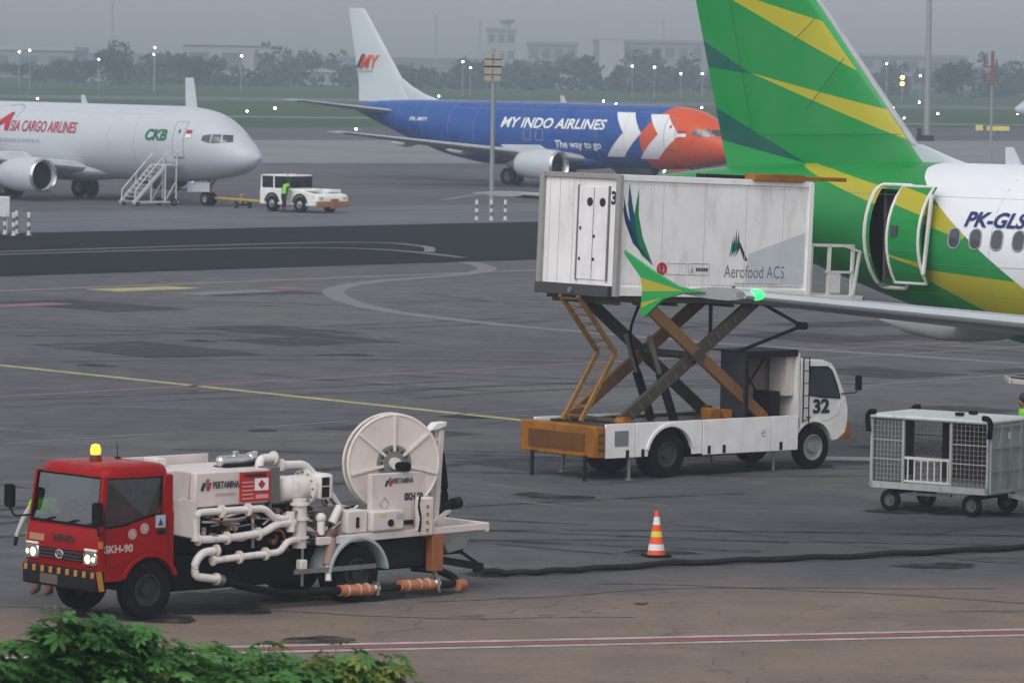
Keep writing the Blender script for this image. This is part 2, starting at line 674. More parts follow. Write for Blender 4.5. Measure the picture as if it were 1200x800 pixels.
line(ext((-13.3, 123.8), (0.2, 108.0), -1.5, 1.02), 0.36, YELP)
line(ext((-12.1, 112.6), (2.3, 128.6), -0.8, 3.0), 0.28, REDF)
for off, m, w in ((-0.32, WHTP, 0.2), (0.0, REDP, 0.34), (0.32, WHTP, 0.2)):
    d = Vector((13.7, 4.2)).normalized()
    nrm = (-d.y * off, d.x * off)
    line(ext((-6.2 + nrm[0], 65.0 + nrm[1]), (7.5 + nrm[0], 69.2 + nrm[1]), -2.5, 2.5), w, m, 0.006)
line([(6.3, 98.95), (8.9, 98.9)], 0.95, WHTP)
line([(-10.6, 99.3), (-7.3, 102.9)], 0.16, WHTF)
line([(-5.6, 104.7), (-3.6, 106.9)], 0.16, WHTF)
line([(-2.4, 108.2), (1.0, 111.8), (6, 117.2), (16, 128)], 0.14, WHTF)
line([(-0.0, 145.3), (-3.3, 151.0), (-5.0, 156.1), (-6.0, 161.9), (-6.1, 166.6), (-5.0, 171.9), (-2.0, 178.3), (-1.0, 183.5), (-1.7, 188.5), (-2.6, 191.0)], 0.75, WHTF, 0.008, smooth=6)
line([(-0.0, 145.3), (6, 138), (14, 131)], 0.6, WHTF, 0.008)
line([(-25, 152.2), (-17.3, 161.2), (1.3, 183.6), (12, 196)], 0.5, YELF, 0.0075)
line([(-14.0, 162.5), (-11.4, 165.6)], 1.7, YELP, 0.0095)
line([(-11.0, 161.0), (-8.4, 164.2)], 1.4, WHTF, 0.0095)
line([(-8.2, 165.5), (-7.4, 166.6)], 1.6, REDF, 0.0095)
line([(-17.5, 150.5), (-14.5, 154)], 1.2, REDF, 0.0095)
line([(-26, 224), (-9, 242.5), (4, 256)], 0.5, YELF, 0.016)
line([(-22, 190), (-8, 206), (-4, 204), (-3.5, 198)], 0.45, WHTF, 0.018, smooth=5)
line([(-25, 184), (-12, 198), (-6, 200), (-2, 193)], 0.5, WHTF, 0.018, smooth=5)
line([(8.9, 121.1), (13.6, 126.8), (20, 134.6)], 0.22, WHTF)
line([(8.0, 131), (16, 140)], 0.22, WHTF)
line([(-60, 300), (-8, 322), (30, 340)], 0.5, WHTF, 0.012)
line([(-60, 268), (-8, 300), (30, 322)], 0.45, YELF, 0.012)
line([(-4, 268), (-1.5, 284)], 0.6, WHTF, 0.012)


# ---- wear on the apron: rubber marks, repairs, sealed cracks, oil
def veil(name, col, amount, scale=1.2, stretch=(1, 1, 1), lo=0.35, hi=0.65):
    """thin uneven film on the ground: rubber, oil, bitumen"""
    t = NT(name)
    n = t.noise(scale, 6, 0.7, stretch=stretch)
    p = t.principled(col, 0.8, spec=0.2)
    tr = t.node('ShaderNodeBsdfTransparent')
    mx = t.node('ShaderNodeMixShader')
    t.l.new(t.ramp(n, lo, hi, 0.0, amount), mx.inputs[0])
    t.l.new(tr.outputs[0], mx.inputs[1])
    t.l.new(p.outputs[0], mx.inputs[2])
    t.l.new(mx.outputs[0], t.out.inputs[0])
    return t.m


RUB = veil('tyre_rubber_film', srgb(38, 38, 41), 0.6)
RUB2 = veil('pale_scrub_film', srgb(128, 126, 123), 0.5)
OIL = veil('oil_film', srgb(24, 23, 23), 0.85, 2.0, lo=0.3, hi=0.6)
BIT = veil('bitumen_seal', srgb(34, 34, 36), 0.9, 3.0, lo=0.25, hi=0.5)
REP = veil('repair_surface', srgb(58, 59, 63), 0.75, 0.6, lo=0.2, hi=0.6)
wr = random.Random(11)
for i in range(30):
    y0 = wr.uniform(78, 165)
    x0 = wr.uniform(-0.11, 0.11) * y0
    a = wr.choice((R(46), R(40), R(-48), R(-8), R(12), R(165)))
    a += wr.uniform(-0.15, 0.15)
    L = wr.uniform(8, 30)
    bend = wr.uniform(-0.5, 0.5)
    pts = [(x0 + L * u * math.cos(a + bend * u), y0 + L * u * math.sin(a + bend * u)) for u in np.linspace(-0.5, 0.5, 9)]
    for off in ((0.0, 1.7) if i % 3 else (0.0,)):
        line([(x - off * math.sin(a), y + off * math.cos(a)) for x, y in pts], wr.uniform(0.22, 0.45), RUB if i % 4 else RUB2, 0.0022 + 0.00008 * i, 'tyre_mark')
for i in range(26):
    y0 = wr.uniform(84, 168)
    x0 = wr.uniform(-0.115, 0.12) * y0
    w, d, a = wr.uniform(1.5, 6), wr.uniform(2, 7), R(40) + wr.uniform(-0.1, 0.1)
    c, s_ = math.cos(a), math.sin(a)
    sheet('repair_patch', [(x0 + c * u * w - s_ * v * d, y0 + s_ * u * w + c * v * d) for u, v in ((-.5, -.5), (.5, -.5), (.5, .5), (-.5, .5))], 0.0010 + 0.00004 * i, RUB2 if i % 3 == 0 else REP, apron)
for i in range(14):
    y0 = wr.uniform(64, 120)
    x0 = wr.uniform(-0.11, 0.11) * y0
    a = wr.uniform(-0.6, 0.9)
    pts = [(x0, y0)]
    for k in range(14):
        a += wr.uniform(-0.35, 0.35)
        pts.append((pts[-1][0] + 0.7 * math.cos(a), pts[-1][1] + 0.7 * math.sin(a)))
    line(pts, wr.uniform(0.03, 0.06), BIT, 0.0048, 'sealed_crack')


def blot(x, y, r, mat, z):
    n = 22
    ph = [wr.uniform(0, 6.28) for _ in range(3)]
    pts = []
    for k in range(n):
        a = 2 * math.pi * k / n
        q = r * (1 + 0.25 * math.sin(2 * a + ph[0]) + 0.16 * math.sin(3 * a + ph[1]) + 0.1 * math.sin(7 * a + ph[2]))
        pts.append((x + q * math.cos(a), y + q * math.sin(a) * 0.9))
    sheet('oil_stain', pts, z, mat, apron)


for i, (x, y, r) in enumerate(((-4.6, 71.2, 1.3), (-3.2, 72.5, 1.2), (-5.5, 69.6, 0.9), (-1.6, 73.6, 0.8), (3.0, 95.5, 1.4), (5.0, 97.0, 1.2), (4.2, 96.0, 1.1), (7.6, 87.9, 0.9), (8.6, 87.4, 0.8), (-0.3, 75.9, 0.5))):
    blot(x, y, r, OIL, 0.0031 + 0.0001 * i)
for i in range(34):
    y = wr.uniform(66, 150)
    blot(wr.uniform(-0.105, 0.11) * y, y, wr.uniform(0.12, 0.7), OIL if i % 3 else RUB2, 0.0041 + 0.00001 * i)

# ================================================================== AIRLINERS
class Body:
    """fuselage of revolution-like sections: s from the nose, top, bottom, half width"""

    def __init__(self, tab):
        T = np.array(tab, float)
        self.s = T[:, 0]
        self.c = [self._tan(T[:, 0], T[:, i]) for i in (1, 2, 3)]
        self.y = [T[:, i] for i in (1, 2, 3)]

    @staticmethod
    def _tan(x, y):
        h = np.diff(x)
        d = np.diff(y) / h
        m = np.zeros(len(x))
        m[0], m[-1] = d[0], d[-1]
        for i in range(1, len(x) - 1):
            m[i] = 0 if d[i - 1] * d[i] <= 0 else (h[i - 1] + h[i]) / (h[i - 1] / d[i] + h[i] / d[i - 1])
        return m

    def at(self, s):
        s = min(max(s, self.s[0]), self.s[-1])
        i = min(int(np.searchsorted(self.s, s, 'right')) - 1, len(self.s) - 2)
        h = self.s[i + 1] - self.s[i]
        u = (s - self.s[i]) / h
        out = []
        for y, m in zip(self.y, self.c):
            out.append((2 * u ** 3 - 3 * u * u + 1) * y[i] + (u ** 3 - 2 * u * u + u) * h * m[i] + (-2 * u ** 3 + 3 * u * u) * y[i + 1] + (u ** 3 - u * u) * h * m[i + 1])
        return out

    def pt(self, s, z, side=-1, off=0.0):
        """point on the skin at station s and height z, lifted by off along the section normal"""
        t, b, w = self.at(s)
        zc, hh = (t + b) / 2, (t - b) / 2
        q = max(-0.999, min(0.999, (z - zc) / hh))
        y = w * math.sqrt(1 - q * q)
        n = Vector((0, y / (w * w), (z - zc) / (hh * hh))).normalized()
        return (-s, side * (y + n.y * off), z + n.z * off)

    def mesh(self, stations, n=56, hole=None):
        rings = []
        for s in stations:
            t, b, w = self.at(s)
            zc, hh = (t + b) / 2, (t - b) / 2
            rings.append([(-s, w * math.cos(2 * math.pi * k / n), zc + hh * math.sin(2 * math.pi * k / n)) for k in range(n)])
        mb = MB().loft(rings)
        if hole:
            s0, s1, z0, z1, side = hole
            keep = []
            for f in mb.f:
                c = np.mean([mb.v[i] for i in f], 0)
                inside = len(f) == 4 and s0 < -c[0] < s1 and z0 < c[2] < z1 and c[1] * side > 0
                keep.append(not inside)
            mb.f = [f for f, k in zip(mb.f, keep) if k]
            mb.m = [0] * len(mb.f)
        return mb


def airfoil(le, te, y, z, tk, n=9, vertical=False, tilt=0.0):
    """closed section from leading to trailing edge; s grows aft (x = -s)"""
    up, lo = [], []
    c = te - le
    for i in range(n + 1):
        u = 0.5 - 0.5 * math.cos(math.pi * i / n)
        yt = tk * c * 5 * (0.2969 * math.sqrt(u) - 0.126 * u - 0.3516 * u * u + 0.2843 * u ** 3 - 0.1036 * u ** 4)
        up.append((le + c * u, yt))
        lo.append((le + c * u, -yt * 0.8))
    loop = up + lo[-2:0:-1]
    if vertical:
        return [(-s, y + t, z) for s, t in loop]
    return [(-s, y, z + t - tilt * (s - le)) for s, t in loop]


def patch(body, pts, side, mat, parent, name, off=0.012, sub=4):
    """a polygon of (s, z) points laid on the skin, subdivided so that it follows the curve"""
    bm = bmesh.new()
    bm.faces.new([bm.verts.new((s, 0, z)) for s, z in pts])
    zs = [p[1] for p in pts]
    ss = [p[0] for p in pts]
    for k in range(1, sub):
        bmesh.ops.bisect_plane(bm, geom=bm.verts[:] + bm.edges[:] + bm.faces[:], plane_co=(0, 0, min(zs) + (max(zs) - min(zs)) * k / sub), plane_no=(0, 0, 1))
        bmesh.ops.bisect_plane(bm, geom=bm.verts[:] + bm.edges[:] + bm.faces[:], plane_co=(min(ss) + (max(ss) - min(ss)) * k / sub, 0, 0), plane_no=(1, 0, 0))
    bm.verts.index_update()
    mb = MB()
    mb.add([body.pt(v.co.x, v.co.z, side, off) for v in bm.verts], [tuple(v.index for v in f.verts) for f in bm.faces])
    bm.free()
    return mb.build(name, mat, parent, smooth=0)


def outline(body, pts, side, w, mat, parent, name, off=0.01, closed=True):
    """thin raised line along a loop of (s, z) points on the skin"""
    P = list(pts) + ([pts[0]] if closed else [])
    Q = []
    for (a, b), (c, d) in zip(P[:-1], P[1:]):
        k = max(1, int(math.hypot(c - a, d - b) / 0.2))
        Q += [(a + (c - a) * i / k, b + (d - b) * i / k) for i in range(k)]
    Q.append(P[-1])
    return MB().tube([body.pt(s, z, side, off) for s, z in Q], w, 6).build(name, mat, parent)


def skin_text(body, s, size, s0, z0, width, mat, parent, side=-1, off=0.03, rise=0.0, name='lettering', **kw):
    """letters on the right flank read from tail to nose: u runs forward"""
    return lettering(s, size, lambda u, v: body.pt(s0 - u, z0 + v + rise * u, side, off), mat, parent, name, cuts=0.12, width=width, **kw)


def gear(parent, s, y, ztop, r, gap, tyre, rim, metal, name):
    e = bpy.data.objects.new(name, None)
    COL.objects.link(e)
    e.parent = parent
    e.location = (-s, y, 0)
    MB().cyl((0, 0, r), (0, 0, ztop), 0.1, 0.14).cyl((0, -gap, r), (0, gap, r), 0.07).bar((0, 0, r + 0.5), (0.9, 0, ztop), 0.1).bar((0.1, 0, r + 0.2), (0.25, 0, r + 0.8), 0.06).build('strut', metal, e)
    for sg in (-1, 1):
        wheel(e, (0, sg * gap, r), r, r * 0.62, tyre, rim, axis=(0, sg, 0))
    return e


def airliner(root, B, spec, hull, fin_m, wing_m, nac_m, stab_m, window_lists=(), hole=None):
    st = sorted(set(list(np.concatenate([np.linspace(0, 1.2, 9) ** 1.6 * (1.2 / 1.2 ** 1.6), np.arange(1.4, 7, 0.35), np.arange(7, spec['aft'], 1.0), np.arange(spec['aft'], spec['len'], 0.4), [spec['len']]])) + list(hole[0:2] if hole else [])))
    fus = B.mesh(st, 72, hole).build('fuselage', hull, root, smooth=60)
    L = spec['len']
    # wings
    for side in (-1, 1):
        secs = [airfoil(le, te, side * y, z, tk, tilt=tl) for le, te, y, z, tk, tl in spec['wing']]
        w = MB().loft(secs).build('wing', wing_m, root, smooth=50)
        le = MB().loft([airfoil(l_ - 0.02, l_ + (t_ - l_) * 0.16, side * y, z + 0.004, tk * 3.6, 5) for l_, t_, y, z, tk, tl in spec['wing']])
        le.build('slat', spec['slat'], w, smooth=50)
        for (y, ln, dp, s_off) in spec['fairings']:
            a = np.interp(y, [q[2] for q in spec['wing']], [q[0] for q in spec['wing']])
            b = np.interp(y, [q[2] for q in spec['wing']], [q[1] for q in spec['wing']])
            zz = np.interp(y, [q[2] for q in spec['wing']], [q[3] for q in spec['wing']])
            c0 = b - ln * 0.62 + s_off
            prof = [(0.02, 0), (dp * 0.55, ln * 0.12), (dp * 0.92, ln * 0.35), (dp, ln * 0.55), (dp * 0.7, ln * 0.8), (0.02, ln)]
            f = MB().lathe(prof, (0, 0, 0), (-1, 0, 0), 14).xform(lambda p: (p[0] - c0, side * y + p[1] * 0.62, zz - 0.12 + p[2] - 0.03 * p[0]))
            f.build('flap_fairing', wing_m, w)
        if spec.get('winglet'):
            wl_, wz = spec['winglet']
            le_, te_, y, z = spec['wing'][-1][:4]
            MB().loft([airfoil(le_, te_, side * y, z, 0.09), airfoil(le_ + 0.5, te_ + 0.25, side * (y + 0.22), z + 0.45, 0.08), airfoil(le_ + 1.5, te_ + 0.75, side * (y + 0.55), z + wz, 0.07)]).build('winglet', wl_, w, smooth=50)
        # tailplane
        MB().loft([airfoil(le_, te_, side * y, z, 0.09) for le_, te_, y, z in spec['stab']]).build('tailplane', stab_m, root, smooth=50)
    # fin
    f = MB().loft([airfoil(le_, te_, 0, z, tk, vertical=True) for le_, te_, z, tk in spec['fin']]).build('tail_fin', fin_m, root, smooth=50)
    MB().loft([airfoil(le_, te_, 0, z, tk, vertical=True) for le_, te_, z, tk in spec['dorsal']]).build('dorsal_fillet', spec.get('dorsal_m', fin_m), f, smooth=50)
    # engines
    for side in (-1, 1):
        s0, y, z, r, ln = spec['engine']
        e = MB().lathe([(r * 0.80, 0.35), (r * 0.82, 0.12), (r * 0.9, 0.0), (r * 0.97, 0.06), (r * 1.04, 0.35), (r * 1.08, ln * 0.35), (r * 1.0, ln * 0.65), (r * 0.8, ln * 0.95), (r * 0.76, ln), (r * 0.7, ln * 0.96), (r * 0.7, ln * 0.8)], (-s0, side * y, z), (-1, 0, 0), 36)
        e.xform(lambda p: (p[0], p[1], max(p[2], z - r * 0.93))).build('engine', nac_m, root, smooth=60)
        en = root.children[-1]
        MB().lathe([(r * 0.815, 0.13), (r * 0.895, -0.012), (r * 0.98, 0.05), (r * 1.0, 0.14)], (-s0, side * y, z), (-1, 0, 0), 36).xform(lambda p: (p[0], p[1], max(p[2], z - r * 0.935))).build('inlet_lip', CHROME, en, smooth=60)
        MB().cyl((-s0 - 0.5, side * y, z), (-s0 - 0.55, side * y, z), r * 0.82, n=30).build('fan_face', BLACK, en)
        MB().lathe([(0.001, 0.22), (r * 0.12, 0.36), (r * 0.2, 0.5)], (-s0, side * y, z), (-1, 0, 0), 16).build('spinner', DARK, en)
        MB().lathe([(r * 0.66, ln * 0.8), (r * 0.5, ln * 1.12), (r * 0.3, ln * 1.25), (0.02, ln * 1.4)], (-s0, side * y, z), (-1, 0, 0), 24).build('exhaust', GREYM, en)
        MB().prism([(-s0 - ln * 0.3, z + r * 0.95), (-s0 - ln * 0.55, z + r * 1.35), (-s0 - ln * 1.5, z + r * 1.3), (-s0 - ln * 1.25, z + r * 0.55), (-s0 - ln * 0.9, z + r * 0.7)], side * y - 0.14, side * y + 0.14).build('pylon', nac_m, en, bevel=0.04)
    # landing gear
    gear(root, spec['nose_gear'], 0, spec['gear_top'], 0.36, 0.2, BLACK, CHROME, GREYM, 'nose_gear')
    for side in (-1, 1):
        gear(root, spec['main_gear'][0], side * spec['main_gear'][1], spec['gear_top'] + 0.2, 0.54, 0.42, BLACK, GREYM, GREYM, 'main_gear')
    # wing-body fairing
    s0, s1, z0, z1, hw = spec['belly']
    rings = []
    for u in np.linspace(0, 1, 11):
        k = math.sin(math.pi * (0.06 + 0.88 * u)) ** 0.5
        rings.append([(-(s0 + (s1 - s0) * u), hw * k * math.cos(a), (z0 + z1) / 2 + (z1 - z0) / 2 * k * math.sin(a)) for a in np.linspace(0, 2 * math.pi, 28, endpoint=False)])
    MB().loft(rings).build('belly_fairing', spec.get('belly_m', hull), root, smooth=60)
    return fus


def hull_mat(name, base, polys, rough=0.35, dirt=0.12):
    """gloss paint with a livery of convex (x, z) polygons painted in order"""
    t = NT(name)
    n = t.noise(0.9, 5, 0.6)
    c = base
    for col, pts in polys:
        c = t.mix(t.poly(pts), c, col)
    grime = t.noise(1.1, 6, 0.65, stretch=(0.25, 1, 1), dist=0.3)
    c = t.mix(t.ramp(grime, 0.45, 0.8, 0, dirt), c, (0.1, 0.1, 0.1, 1))
    c = t.mix(t.ramp(n, 0.3, 0.75, 0, 0.10), c, (0.3, 0.32, 0.34, 1))
    t.principled(c, t.ramp(n, 0.3, 0.7, rough - 0.06, rough + 0.1), spec=0.22)
    return t.m


def cockpit(B, panes, side, parent, mat):
    for p in panes:
        patch(B, p, side, mat, parent, 'cockpit_window', 0.015, 3)


PANE = paint('aircraft_window_glass', (0.03, 0.04, 0.055), 0.12, dirt=0, spec=0.9)
SEAM = paint('panel_seam_grey', (0.33, 0.34, 0.36), 0.5, dirt=0)
ACW = hull_mat('white_aircraft_paint', (0.49, 0.53, 0.57, 1), [])
ACG = paint('light_grey_aircraft_paint', (0.42, 0.44, 0.46), 0.4, dirt=0.25, streak=False)

# ---- two classic narrow-body freighters
B73 = Body([(0, 2.62, 2.56, .03), (.25, 2.96, 2.2, .42), (.7, 3.26, 1.95, .75), (1.3, 3.70, 1.75, 1.08), (1.9, 4.12, 1.6, 1.32), (2.5, 4.5, 1.5, 1.5), (3.3, 4.86, 1.4, 1.66), (4.5, 5.09, 1.3, 1.8), (6, 5.2, 1.22, 1.88), (20, 5.2, 1.2, 1.88), (23, 5.2, 1.55, 1.84), (26, 5.18, 2.3, 1.58), (29, 5.1, 3.25, 1.1), (31, 4.96, 3.95, .65), (32.3, 4.75, 4.4, .2)])
S73 = dict(len=32.3, aft=20.0, slat=ACG, fairings=[(5.2, 2.6, 0.26, 0.6), (9.0, 2.2, 0.22, 0.5)],
           wing=[(11.4, 18.2, 1.2, 1.75, 0.13, 0.03), (13.8, 18.0, 4.9, 2.15, 0.12, 0.02), (20.2, 21.7, 14.1, 3.25, 0.10, 0.0)],
           stab=[(27.6, 31.4, 0.5, 4.35), (31.4, 32.9, 6.3, 5.05)],
           fin=[(27.2, 32.0, 5.0, 0.1), (28.05, 32.05, 6.3, 0.1), (31.5, 33.0, 10.9, 0.09), (31.75, 33.0, 11.05, 0.05)],
           dorsal=[(24.2, 30.6, 5.0, 0.05), (26.1, 30.6, 5.5, 0.06), (27.3, 30.6, 6.0, 0.08), (28.1, 30.8, 6.5, 0.09)],
           engine=(10.6, 4.83, 1.38, 0.92, 3.2), nose_gear=4.0, main_gear=(16.4, 2.62), gear_top=1.8,
           belly=(9.5, 19.5, 1.0, 2.3, 1.75))
# cockpit panes as (s, z)
C73 = [[(1.22, 3.40), (1.68, 3.36), (1.86, 3.78), (1.50, 3.76)], [(1.74, 3.35), (2.25, 3.32), (2.32, 3.80), (1.92, 3.79)], [(2.31, 3.32), (2.85, 3.46), (2.83, 3.72), (2.38, 3.80)]]


def details_737(root, seam):
    for side in (-1, 1):
        cockpit(B73, C73, side, root, PANE)
    d = patch(B73, [(4.05, 2.55), (4.85, 2.55), (4.85, 4.4), (4.05, 4.4)], -1, root.children[0].data.materials[0], root, 'door', 0.012, 6)
    outline(B73, [(4.05, 2.55), (4.85, 2.55), (4.85, 4.4), (4.05, 4.4)], -1, 0.018, seam, d, 'door_seam', 0.015)
    patch(B73, [(4.35, 3.8), (4.5, 3.8), (4.5, 4.0), (4.35, 4.0)], -1, PANE, d, 'door_window', 0.02, 2)
    patch(B73, [(4.1, 2.5), (4.8, 2.5), (4.8, 2.58), (4.1, 2.58)], -1, DARK, d, 'sill', 0.02, 2)
    MB().bar((-3.2, -0.62, 1.0), (-5.0, -0.62, 0.95), 0.04, 0.5).build('gear_door', root.children[0].data.materials[0], root)
    for s in (6.2, 8.0, 10.2, 20.4, 22.6, 25.0, 27.4):
        t_, b_, w_ = B73.at(s)
        outline(B73, [(s, b_ + 0.12), (s, t_ - 0.08)], -1, 0.012, seam, root, 'panel_seam', -0.004, False)
    for z in (2.35, 4.75):
        outline(B73, [(6.2, z), (22.6, z)], -1, 0.010, seam, root, 'panel_seam', -0.004, False)
    MB().prism([(-14.2, 5.15), (-14.5, 5.65), (-14.75, 5.65), (-14.7, 5.15)], -0.03, 0.03).build('antenna', ACW, root)


# white freighter
WH = thing('cargo_airliner', 'plain white cargo airliner with red and green lettering and winglets', 'airplane', (-13.35, 249.3, 0), R(-46))
sw = dict(S73)
sw['winglet'] = (ACW, 3.3)
sw['wing'] = [(a + 1.0, b + 1.0, c, d, e, f) for a, b, c, d, e, f in S73['wing']]
sw['engine'] = (11.8,) + S73['engine'][1:]
sw['main_gear'] = (17.6, 2.62)
sw['belly'] = (10.5, 20.5) + S73['belly'][2:]
airliner(WH, B73, sw, ACW, ACW, ACW, ACW, ACW)
details_737(WH, SEAM)
TWIN = None
RED = paint('red_livery', srgb(170, 30, 50), 0.5, dirt=0)
GRN = paint('green_livery', srgb(0, 110, 70), 0.5, dirt=0)
NAVY = paint('navy_livery', srgb(20, 45, 105), 0.5, dirt=0)
ORG = paint('orange_livery', srgb(225, 95, 35), 0.5, dirt=0)
WLET = paint('white_livery', (0.8, 0.8, 0.8), 0.5, dirt=0)
PALE = paint('pale_grey_livery', (0.36, 0.4, 0.4), 0.5, dirt=0)
WH_TEXT = []
WH_TEXT.append(skin_text(B73, 'SIA CARGO AIRLINES', 0.82, 18.65, 3.62, 5.7, RED, WH, weight=0.012, rise=0.0))
WH_TEXT.append(patch(B73, [(18.75, 3.62), (19.15, 3.62), (19.22, 4.05), (20.15, 3.62), (20.6, 3.62), (19.05, 4.62), (18.8, 4.62)][::-1], -1, RED, WH, 'emblem', 0.03, 6))
for k in range(9):
    WH_TEXT.append(patch(B73, [(19.5 - k * 0.4, 3.04), (19.2 - k * 0.4, 3.04), (19.2 - k * 0.4, 3.2), (19.5 - k * 0.4, 3.2)], -1, PALE, WH, 'lettering', 0.03, 2))
WH_TEXT.append(outline(B73, [(18.5, 4.35), (18.25, 4.7), (18.5, 4.95), (19.1, 5.05), (19.8, 4.95)], -1, 0.03, PALE, WH, 'emblem', 0.01, False))
WH_TEXT.append(skin_text(B73, 'CKB', 0.78, 7.05, 3.42, 1.75, GRN, WH, weight=0.03, shear=0.25))
WH_TEXT.append(patch(B73, [(3.55, 3.78), (4.0 - 0.05, 3.78), (3.95, 3.98), (3.55, 3.98)], -1, RED, WH, 'flag', 0.03, 2))
WH_TEXT.append(patch(B73, [(3.55, 3.58), (3.95, 3.58), (3.95, 3.779), (3.55, 3.779)], -1, WLET, WH, 'flag', 0.03, 2))

# blue and orange freighter
BLUEC, ORANGEC, WHITEC = srgb(20, 74, 146), srgb(206, 74, 14), (0.75, 0.76, 0.78, 1)
X = lambda *p: [(a, b) for a, b in p]
blue_polys = [
    (ORANGEC, X((-4.8, 5.4), (3, 5.4), (3, 3.4), (-6.75, 3.4))),
    (ORANGEC, X((-6.75, 3.4), (3, 3.4), (3, 0), (-6.4, 0))),
    (WHITEC, X((-9.05, 4.72), (-7.6, 4.72), (-6.64, 3.46), (-8.07, 3.46))),
    (WHITEC, X((-8.07, 3.46), (-6.64, 3.46), (-8.22, 1.95), (-9.61, 1.95))),
    (WHITEC, X((-6.3, 4.65), (-4.95, 4.65), (-3.73, 3.42), (-5.3, 3.42))),
    (WHITEC, X((-5.3, 3.42), (-3.73, 3.42), (-5.57, 1.88), (-6.97, 1.88))),
]
BLU = thing('freight_airliner', 'blue cargo airliner with orange nose and white double chevrons', 'airplane', (14.0, 292.3, 0), R(-40.7))
FINW = hull_mat('pale_fin_paint', (0.52, 0.57, 0.60, 1), [])
airliner(BLU, B73, S73, hull_mat('blue_orange_livery', BLUEC, blue_polys, 0.3), FINW, ACG, ACW, ACG)
details_737(BLU, SEAM)
skin_text(B73, 'MY INDO AIRLINES', 0.86, 18.1, 3.62, 8.6, WLET, BLU, weight=0.02, shear=0.22)
skin_text(B73, 'The way to go', 0.62, 13.6, 2.45, 3.75, WLET, BLU, weight=0.012)
skin_text(B73, 'PK-MYI', 0.34, 26.1, 3.85, 1.6, WLET, BLU, weight=0.006, shear=0.15)
patch(B73, [(3.25, 3.5), (3.9, 3.5), (3.9, 3.68), (3.25, 3.68)], -1, RED, BLU, 'flag', 0.03, 2)
patch(B73, [(3.25, 3.3), (3.9, 3.3), (3.9, 3.499), (3.25, 3.499)], -1, WLET, BLU, 'flag', 0.03, 2)
for k in range(2):
    outline(B73, [(14.6 + k * 1.0, 2.85), (15.15 + k * 1.0, 2.85), (15.15 + k * 1.0, 3.55), (14.6 + k * 1.0, 3.55)], -1, 0.02, SEAM, BLU, 'exit_outline', 0.01)
fin_b = [o for o in BLU.children if o.name.startswith('tail_fin')][0]


def fin_mark(pts, m):
    MB().add([(-s, -0.18, z) for s, z in pts], [tuple(range(len(pts)))]).build('emblem', m, fin_b, smooth=0)


lettering('MY', 1.15, lambda u, v: (-31.85 + u, -0.18, 7.2 + v), ORG, fin_b, 'emblem', width=1.75, weight=0.03, shear=0.35)
fin_mark([(32.15, 7.18), (31.85, 7.18), (31.35, 8.06), (31.65, 8.06)], NAVY)
fin_mark([(31.42, 7.18), (31.2, 7.18), (30.95, 7.75), (31.15, 7.75)], RED)
fin_mark([(32.1, 6.95), (30.7, 6.95), (30.7, 7.04), (32.1, 7.04)], PALE)

# ---- green jet being catered
BA = Body([(0, 3.55, 3.49, .03), (.3, 4.0, 3.1, .5), (.9, 4.5, 2.75, .98), (1.8, 5.2, 2.4, 1.45), (2.8, 5.8, 2.2, 1.72), (4.2, 6.12, 2.1, 1.9), (6, 6.2, 2.06, 1.975), (22, 6.2, 2.06, 1.975), (24.5, 6.2, 2.2, 1.96), (27, 6.2, 2.62, 1.9), (29.5, 6.19, 3.2, 1.74), (32, 6.12, 3.9, 1.38), (34.5, 5.98, 4.6, .92), (36.5, 5.75, 5.1, .5), (37.57, 5.55, 5.25, .22)])
GREEN, GREEN2, YEL, TEAL = srgb(10, 130, 58), srgb(30, 148, 72), srgb(166, 160, 34), srgb(4, 84, 74)
WHT = (0.70, 0.72, 0.76, 1)
body_polys = [
    (YEL, X((-33.0, 6.18), (-31.49, 6.0), (-29.97, 5.74), (-27.0, 5.14), (-27.3, 4.72))),
    (YEL, X((-30.2, 4.41), (-28.42, 4.09), (-28.46, 3.96))),
    (YEL, X((-28.44, 4.09), (-25.74, 3.92), (-22.0, 3.68), (-22.0, 1.2), (-28.47, 3.95))),
    (WHT, X((-28.3, 7), (-28.3, 5.75), (-27.96, 5.42), (3, -28.5), (3, 7))),
]
# the white field runs forward and above a diagonal from the fin root down to the wing
body_polys[3] = (WHT, X((-29.15, 7.0), (-29.12, 6.1), (-28.68, 5.74), (-28.08, 5.34), (-27.08, 4.68), (-20.2, 0.0), (3, 0), (3, 7)))
fin_polys = [
    (GREEN2, X((-35.4, 6.75), (-33.0, 6.2), (-29.0, 5.5), (-37, 5.5), (-37, 6.75))),
    (YEL, X((-36.6, 10.63), (-34.74, 9.48), (-30.6, 7.48), (-29, 8.2), (-34.05, 9.52), (-36.6, 10.12 + 0.72))),
    (YEL, X((-34.2, 7.95), (-29.0, 6.94), (-29.0, 6.30))),
    (TEAL, X((-36.4, 9.0), (-34.2, 7.93), (-36.4, 8.15))),
    (TEAL, X((-36.2, 7.62), (-32.6, 6.08), (-36.2, 6.72))),
    (GREEN2, X((-30.7, 7.27), (-29.0, 7.0), (-32, 9.2), (-33.2, 10.0))),
]
fin_polys[1] = (YEL, X((-35.7, 9.89), (-29.5, 8.36), (-29.5, 7.22)))
